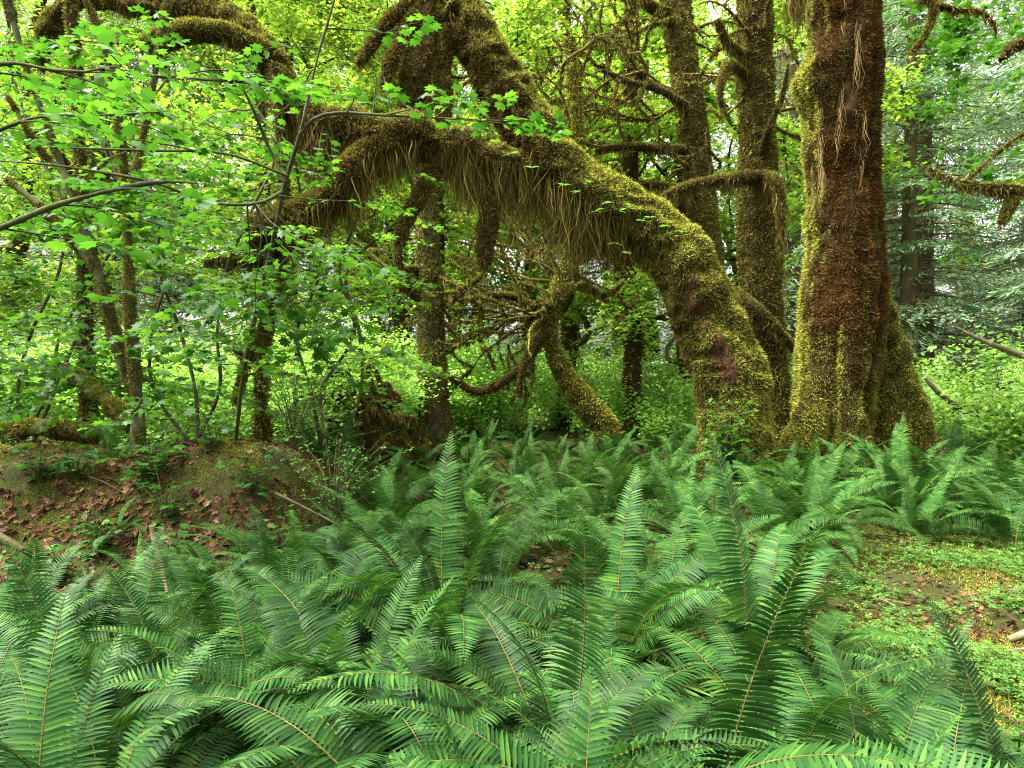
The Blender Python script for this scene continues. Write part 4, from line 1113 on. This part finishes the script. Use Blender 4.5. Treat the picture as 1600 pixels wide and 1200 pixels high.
for (px, Y, s, lab) in ((440, 5.0, .8, 'sword fern drooping over the bank face left of the hooked frond'), (225, 4.75, .78, 'sword fern with a long frond arching over the litter at the bank foot'), (325, 4.6, .9, 'broad sword fern hiding the foot of the bank behind the snapped stick'), (415, 4.45, .95, 'dense sword fern standing against the right part of the bank'),
    (515, 4.5, .95, 'dense sword fern hiding the dark end face of the bank'), (120, 4.35, .62, 'low sword fern at the lower edge of the litter slope'), (590, 4.9, .95, 'sword fern at the broken end of the bank beside the thin stick'), (270, 4.2, .8, 'sword fern wrapped around the snapped stick'), (20, 4.1, .62, 'low sword fern below the dark branch end'), (380, 5.4, .7, 'sword fern rooted midway up the right part of the bank'), (175, 5.75, .5, 'small sword fern arching out of the leaf litter on the bank'), (172, 6.6, .6, 'dark sword fern on top of the bank beneath the slender stems'), (560, 5.2, .75, 'sword fern hanging over the dark end face of the bank')):
    x = (px - 800) / F * Y; fern(x, Y, s, 9 if Y > 5.1 else 17, Y < 4.7, lab, None, rng)
print('ferns', round(time.time() - T0, 1), cnt, len(placed))

# small licorice ferns rooted in the moss of the leaning trunk
for k, (px, py) in enumerate(((880, 290), (905, 300), (925, 285), (945, 318), (968, 330), (985, 322), (1000, 345), (1015, 340), (1030, 355), (960, 380), (975, 395), (1052, 362), (830, 262), (800, 240), (1085, 565), (1140, 610), (930, 330))):
    p = at(px, py, 8.96)
    t = thing('licorice_fern', 'tiny licorice fern sprouting from the moss on the leaning trunk', 'fern', p, 'licorice ferns on the leaning trunk')
    mb = MB()
    for q in range(3):
        a = rng.uniform(-2.6, -.5); L = rng.uniform(.10, .2); d = nrm(np.array([cos(a), sin(a) * .7, rng.uniform(-.1, .4)]))
        sd = nrm(np.cross(d, [0, 0, 1.])); upv = np.cross(sd, d)
        for i_ in range(9):
            f = (i_ + 1) / 10; w = .035 * sin(pi * min(1, f * .8 + .25))
            for s in (-1, 1):
                dd = nrm(sd * s + d * .4); c = d * L * f - np.array([0, 0, .4 * L * f * f])
                Mx = np.stack([dd * w, np.cross(upv, dd) * .012, upv * w], -1)[None]
                stamp(mb, LEAF_FAR[0], LEAF_FAR[1], Mx, c[None])
    mb.build('frond', M['tiny'], t)

# ------------------------------------------------------------------ ground cover, litter, sticks
def scatter_ground(n, fn, lift=0.):
    """random ground points accepted by fn(x, y, px, py) -> probability"""
    out = []; got = 0
    while got < n:
        Y = 1.2 + 10.5 * rng.random(n * 2) ** 1.0; x = rng.uniform(-.85, .95, n * 2) * Y
        z = gh(x, Y); px, py = px_of(x, Y, z)
        k = rng.random(n * 2) < fn(x, Y, px, py, z)
        out.append(np.stack([x[k], Y[k], z[k] + lift], -1)); got += int(k.sum())
    return np.concatenate(out)[:n]
def slope_n(P):
    e = .05
    dx = (gh(P[:, 0] + e, P[:, 1]) - gh(P[:, 0] - e, P[:, 1])) / (2 * e); dy = (gh(P[:, 0], P[:, 1] + e) - gh(P[:, 0], P[:, 1] - e)) / (2 * e)
    return nrm(np.stack([-dx, -dy, np.ones(len(P))], -1))
P = scatter_ground(16000, lambda x, y, px, py, z: np.where(z > .2, .95, .28) * np.clip(.5 + 1.2 * fbm(np.stack([x, y, x * 0], -1) * 1.1, 3), .05, 1), .012)
n = len(P); nv = slope_n(P) + rng.normal(0, .4, (n, 3)); a = rng.uniform(0, 6.3, n); tv = np.stack([np.cos(a), np.sin(a), rng.normal(0, .3, n)], -1)
lt = (LEAF_MID[0] * [1, .8, -3.2], LEAF_MID[1])
mb = MB(); stamp(mb, lt[0], lt[1], basis(nv, tv) * (rng.uniform(.03, .085, n) * np.where(P[:, 0] > 1.5, .62, 1))[:, None, None], P)
tag(mb.build('leaf_litter', M['litter']), 'brown fallen maple leaves strewn over the bank and floor', 'leaf litter', kind='stuff')
# wood sorrel and moss in the clearing and on the bank
tri = []
for k in range(3):
    a = k * 2.094; c = np.array([cos(a), sin(a), 0])
    s = np.array([-sin(a), cos(a), 0])
    tri.append(np.array([[0, 0, 0], c * .75 + s * .5, c * .7, c * .75 - s * .5]) + np.array([[0, 0, 0], [0, 0, -.12], [0, 0, .02], [0, 0, -.12]]))
sv = np.concatenate(tri); sf = np.array([(0, 2, 1), (0, 3, 2), (4, 6, 5), (4, 7, 6), (8, 10, 9), (8, 11, 10)])
def clear(x, y, px, py, z):
    c = sstep(1250, 1420, px) * sstep(2.0, 2.8, y) * (1 - sstep(7, 9, y))
    return np.clip(c + .12 * (px > 550), 0, 1) * np.clip(.42 + 2.0 * fbm(np.stack([x, y, x * 0 + 4], -1) * 1.9, 3), .0, 1)
P = scatter_ground(16000, clear, .0); P[:, 2] += rng.uniform(.015, .09, len(P))
n = len(P); nv, tv = rand_leaves(rng, n, .3)
mb = MB(); stamp(mb, sv, sf, basis(nv, tv) * rng.uniform(.018, .036, n)[:, None, None], P)
tag(mb.build('ground_cover', M['cover']), 'low wood sorrel leaves carpeting the clearing', 'ground cover', kind='stuff')
P = scatter_ground(280000, lambda x, y, px, py, z: np.where(z > .2, 1, np.where(px > 1300, .7, .05)) * sstep(-.35, .15, fbm(np.stack([x, y, z * 3], -1) * 1.3 + 60, 3)), .0)
n = len(P); d = nrm(slope_n(P) + rng.normal(0, .6, (n, 3))); sd = nrm(np.cross(d, rng.normal(0, 1, (n, 3))))
L = rng.uniform(.012, .034, n); W = rng.uniform(.004, .009, n)
mb = MB(); stamp(mb, LEAF_FAR[0], LEAF_FAR[1], np.stack([d * L[:, None], sd * W[:, None], np.cross(d, sd) * L[:, None]], -1), P - d * .004, 0, np.clip(.15 + .4 * fbm(P * 2, 2), 0, .6))
tag(mb.build('floor_moss', M['mossd']), 'yellow green moss cushions on the bank and clearing', 'moss', kind='stuff')

def stick(label, rows, mat='deadwood', seg=9, moss=0, name='fallen_stick', cat='stick', amp=.006):
    ctrl = px_ctrl(rows); c0 = ctrl[len(ctrl) // 2, :3].copy()
    r2 = np.random.default_rng(sum(map(ord, label)))
    mb = MB(); ag = up_age(.4, .35, 5.)
    V, Q, N, R = tube(mb, ctrl - np.r_[c0, 0], seg, .05, lumpy(amp, 9, rows[0][0]), 0, ag)
    if moss:
        t = thing(name, label, cat, c0)
        o = mb.build('wood', M[mat], t); mb = MB()
        tufts(mb, r2, V, Q, moss, .045, .018, ag, 0, .1, .7, lambda P: fbm(P * 3, 2) > -.42); mb.build('moss', M['moss'], t)
    else:
        o = mb.build(name, M[mat]); o.location = c0; tag(o, label, cat)
stick('mossy log with bare pale end leaning down onto the bank behind the slender stems', [(96, 574, 16, 7.6), (125, 592, 20, 7.4), (165, 622, 21, 7.2), (205, 665, 20, 7)], 'bark', 14, 11000, 'leaning_log', 'log', .02)
stick('moss covered log lying across the top of the bank at the left edge', [(-80, 672, 26, 8), (0, 674, 26, 8), (60, 668, 28, 8), (120, 676, 24, 8), (150, 690, 18, 8)], 'bark', 14, 8000, 'mossy_log', 'log', .02)
stick('mossy branch sloping down off the bank toward the ferns', [(340, 690, 11, 6.5), (370, 714, 12, 6.4), (405, 744, 11, 6.3), (440, 778, 8, 6.2)], 'bark', 10, 3000, 'mossy_branch', 'branch', .01)
stick('short upright snapped stick with a pale broken top', [(262, 925, 7, 3.9), (254, 890, 8, 3.95), (243, 848, 8, 4.0), (236, 822, 5, 4.0)], 'deadwood')
stick('dark branch end lying on the litter at the left edge', [(-60, 812, 18, 4.6), (0, 840, 15, 4.6), (36, 860, 9, 4.6)], 'twig')
stick('thin bare stick propped over the bank end behind the hooked frond', [(430, 770, 3.5, 5.2), (490, 800, 4, 5.1), (540, 828, 4, 5), (620, 890, 3, 4.8)], 'twig')
stick('bare branch with grey bark slanting beside the massive trunk into the spruces', [(1445, 590, 6, 11.5), (1465, 612, 8, 11.5), (1495, 634, 9, 11.5)], 'deadwood')
stick('long thin dead branch poking in from the right before the spruces', [(1490, 510, 4, 11), (1520, 525, 6, 11), (1560, 542, 8, 11), (1640, 570, 10, 11)], 'deadwood')
stick('pale dead branch above the dark fallen log at the right', [(1545, 622, 7, 13), (1575, 632, 9, 13), (1640, 640, 10, 13)], 'deadwood')
stick('dark mossy log lying beyond the ferns at the right edge', [(1480, 632, 22, 14), (1540, 640, 28, 14), (1620, 648, 30, 14), (1760, 652, 30, 14)], 'bark', 14, 5000, 'fallen_log', 'log', .03)
stick('broken branch stub lying in the sorrel at the right edge', [(1575, 1000, 10, 4.2), (1598, 992, 14, 4.2), (1650, 975, 16, 4.2)], 'deadwood')
stick('pale twig lying in the sorrel below the broken branch stub', [(1570, 1018, 4, 4.0), (1600, 1014, 5, 4.0), (1660, 1010, 5, 4.0)], 'deadwood')
P = scatter_ground(260, lambda x, y, px, py, z: np.where(z > .2, 1., .4), .012)
mb = MB()
for q in P:
    a = rng.uniform(0, 6.3); L = rng.uniform(.1, .5); d = np.array([cos(a), sin(a), 0]); e = q + d * L; e[2] = gz(e[0], e[1]) + .015; mi = (q + e) / 2; mi[2] += .015
    tube(mb, [[*q, .004], [*mi, .004], [*e, .002]], 5, .12, None, 0, cap=False)
tag(mb.build('twig_litter', M['deadwood']), 'fine dead twigs scattered on the forest floor', 'twigs', kind='stuff')

# ------------------------------------------------------------------ upturned root mass
def root_mass():
    r2 = np.random.default_rng(50); Y = 11.
    p = at(560, 700, Y); t = thing('root_mass', 'dark upturned root mass hung with moss left of the grey trunk', 'root mass', (p[0], Y, gz(p[0], Y))); off = np.array(t.location)
    ag = up_age(.3, .6, 4.)
    mb = MB(); V, Q, N, R = tube(mb, px_ctrl([(605, 740, 90, Y), (596, 700, 80, Y), (590, 665, 56, Y), (604, 635, 30, Y), (616, 612, 12, Y)]) - np.r_[off, 0], 30, .08, lumpy(.22, 2.2, 3.), 0, ag)
    tufts(mb, r2, V, Q, 12000, .06, .018, ag, 1); mb.build('stump', [M['bed'], M['mossd']], t)
    for k in range(46):
        px0, py0 = r2.uniform(540, 625), r2.uniform(630, 700)
        L_ = r2.uniform(40, 190); px1 = px0 - L_ * r2.uniform(.5, 1.0) if r2.random() < .8 else px0 + L_ * .3; py1 = py0 - r2.uniform(-35, 75)
        mid = ((px0 + px1) / 2 + r2.normal(0, 10), min(py0, py1) - r2.uniform(-5, 45))
        dy = r2.normal(0, .6)
        mossy_limb(t, off, r2, [(px0, py0, 9, Y), (*mid, 6, Y + dy / 2), (px1, py1, 2, Y + dy)], 'root', 7, 500, .045, .014, 26, 9, .35, .02, ag, 'mossd')
root_mass()

# ------------------------------------------------------------------ small leafy plants
def small_plant(label, px, py, Y, n, H, W, leaf, tm, mat, seed, name='shrub', cat='shrub', tilt=.35, per=7):
    r2 = np.random.default_rng(seed); p = at(px, py, Y); gzz = gz(p[0], Y)
    t = thing(name, label, cat, (p[0], Y, gzz)); sm = MB(); fm = MB(); pts = []
    H = max(H, 0.1)
    for k in range(n):
        a = r2.uniform(0, 6.3); w = W * np.sqrt(r2.random()); h = H * r2.uniform(.35, 1)
        tip = np.array([cos(a) * w, sin(a) * w * .7, h]); mid = tip * [.35, .35, .6]
        rows = np.array([[0, 0, -.02, .005], [*mid, .004], [*tip, .0015]])
        V, Q, N, R = tube(sm, rows, 5, .08, None, 0, cap=False)
        pts.append(R[len(R) // 3::2, :3])
    pts = np.concatenate(pts)
    sprays(fm, r2, pts, per, leaf * 1.6, leaf, tm, 0, tilt, leaf * .4)
    sm.build('stems', M['twig'], t); fm.build('foliage', mat, t)
small_plant('leafy climbing shrub growing in front of the foot of the leaning maple', 1130, 720, 8.6, 26, 1.25, .42, .085, LEAF_MID, M['vine'], 1, per=3)
small_plant('fine leaved huckleberry shrub with pale twigs beside the bank end', 520, 720, 6.6, 46, 1.0, .75, .03, LEAF_OVAL, M['tiny'], 2, per=6)
small_plant('fine leaved huckleberry bush before the root mass', 460, 700, 7.4, 40, 1.1, .7, .032, LEAF_OVAL, M['tiny'], 12, per=6)
small_plant('vine maple seedling with flat layered leaves on top of the bank', 235, 690, 6.2, 16, .5, .5, .085, LEAF_NEAR, M['vine'], 3, 'seedling', 'seedling', .2, 3)
for k, (lab, px, py, Y, W) in enumerate((('leafy seedling clump on the bank crest right of the moss flecked stems', 330, 700, 6.3, .45), ('leafy seedling clump where the mossy branch leaves the bank', 400, 730, 6.0, .4), ('leafy seedling low on the dark end face of the bank', 470, 800, 5.3, .3), ('leafy sprout on the bank above the branch end', 60, 720, 6.2, .4), ('small sprout in the middle of the litter slope', 150, 770, 5.6, .2), ('leafy low shrub on the bank below the moss flecked stems', 255, 735, 5.8, .4), ('leafy low shrub hugging the right shoulder of the bank', 440, 760, 5.6, .45), ('leafy sprout low on the litter near the left edge', 95, 800, 5.2, .25), ('leafy low shrub on the bank crest near the left edge', 120, 700, 6.3, .45))):
    small_plant(lab, px, py, Y, 14, .45, W, .07, LEAF_NEAR, M['vine'], 30 + k, 'seedling', 'seedling', .25, 2)
small_plant('pale maple seedling on the bank face above the snapped stick', 275, 790, 5.45, 6, .3, .18, .075, LEAF_NEAR, M['vine'], 4, 'seedling', 'seedling', .2, 2)
small_plant('maple seedling with bright leaves among ferns behind the snapped stick', 235, 900, 4.2, 8, .4, .2, .07, LEAF_NEAR, M['vine'], 5, 'seedling', 'seedling', .25, 2)
small_plant('maple seedling poking in at the left edge on the litter', 8, 800, 5.0, 6, .32, .2, .075, LEAF_NEAR, M['vine'], 6, 'seedling', 'seedling', .25, 2)
small_plant('broad leaved plant under the ferns by the massive trunk', 1320, 760, 8.4, 10, .35, .3, .09, LEAF_MID, M['shrub'], 7, 'plant', 'plant', .25, 2)
small_plant('patch of leafy herbs between the leaning maple and the massive trunk', 1215, 770, 8.2, 30, .3, .6, .07, LEAF_MID, M['shrub'], 8, 'herb_patch', 'plant', .25, 2)
small_plant('leafy seedling beside the thin stick at the bank end', 560, 790, 5.0, 10, .35, .3, .055, LEAF_MID, M['vine'], 9, 'seedling', 'seedling', .25, 2)
small_plant('leafy herb low in the clearing at the bottom right corner', 1590, 1120, 2.6, 12, .25, .25, .06, LEAF_MID, M['vine'], 10, 'plant', 'plant', .25, 2)
print('small', round(time.time() - T0, 1))

# ------------------------------------------------------------------ camera, light, world
cam = bpy.data.cameras.new('camera'); co = bpy.data.objects.new('camera', cam); COL.objects.link(co)
cam.sensor_width = 36; cam.lens = F / 1600 * 36; cam.clip_end = 1000; cam.clip_start = .05
co.location = (0, 0, CAM_Z); co.rotation_euler = (pi / 2 + PITCH, 0, 0)
scene.camera = co
SUN_EL, SUN_AZ = radians(62), radians(-105)        # azimuth from +Y towards +X
sd = np.array([sin(SUN_AZ) * cos(SUN_EL), cos(SUN_AZ) * cos(SUN_EL), sin(SUN_EL)])
from mathutils import Vector
sl = bpy.data.lights.new('sun', 'SUN'); sl.energy = 1.5; sl.angle = radians(16); sl.color = (1, .93, .80)
so = bpy.data.objects.new('sun', sl); COL.objects.link(so); so.rotation_euler = Vector(sd).to_track_quat('Z', 'Y').to_euler()
w = bpy.data.worlds.new('World'); scene.world = w; w.use_nodes = True
nt = w.node_tree; nt.nodes.clear()
sk = nt.nodes.new('ShaderNodeTexSky'); sk.sky_type = 'NISHITA'; sk.sun_disc = False; sk.sun_elevation = SUN_EL; sk.sun_rotation = SUN_AZ
sk.dust_density = 6; sk.air_density = 1.0; sk.ozone_density = 1.0
hs = nt.nodes.new('ShaderNodeHueSaturation'); hs.inputs['Saturation'].default_value = .03
bg = nt.nodes.new('ShaderNodeBackground'); bg.inputs['Strength'].default_value = .115
wo = nt.nodes.new('ShaderNodeOutputWorld')
nt.links.new(sk.outputs[0], hs.inputs['Color']); nt.links.new(hs.outputs[0], bg.inputs['Color']); nt.links.new(bg.outputs[0], wo.inputs['Surface'])
vs = scene.view_settings; vs.view_transform = 'Standard'; vs.look = 'None'; vs.exposure = 2.95; vs.gamma = 1; vs.use_curve_mapping = False
cy = scene.cycles
cy.max_bounces = 9; cy.diffuse_bounces = 7; cy.glossy_bounces = 2; cy.transmission_bounces = 6; cy.transparent_max_bounces = 4
cy.use_denoising = True; cy.filter_width = 1.1; cy.denoising_prefilter = 'NONE'; cy.sample_clamp_indirect = 8
cy.caustics_reflective = False; cy.caustics_refractive = False
print('done', round(time.time() - T0, 1), len(bpy.data.objects), sum(len(m.polygons) for m in bpy.data.meshes))
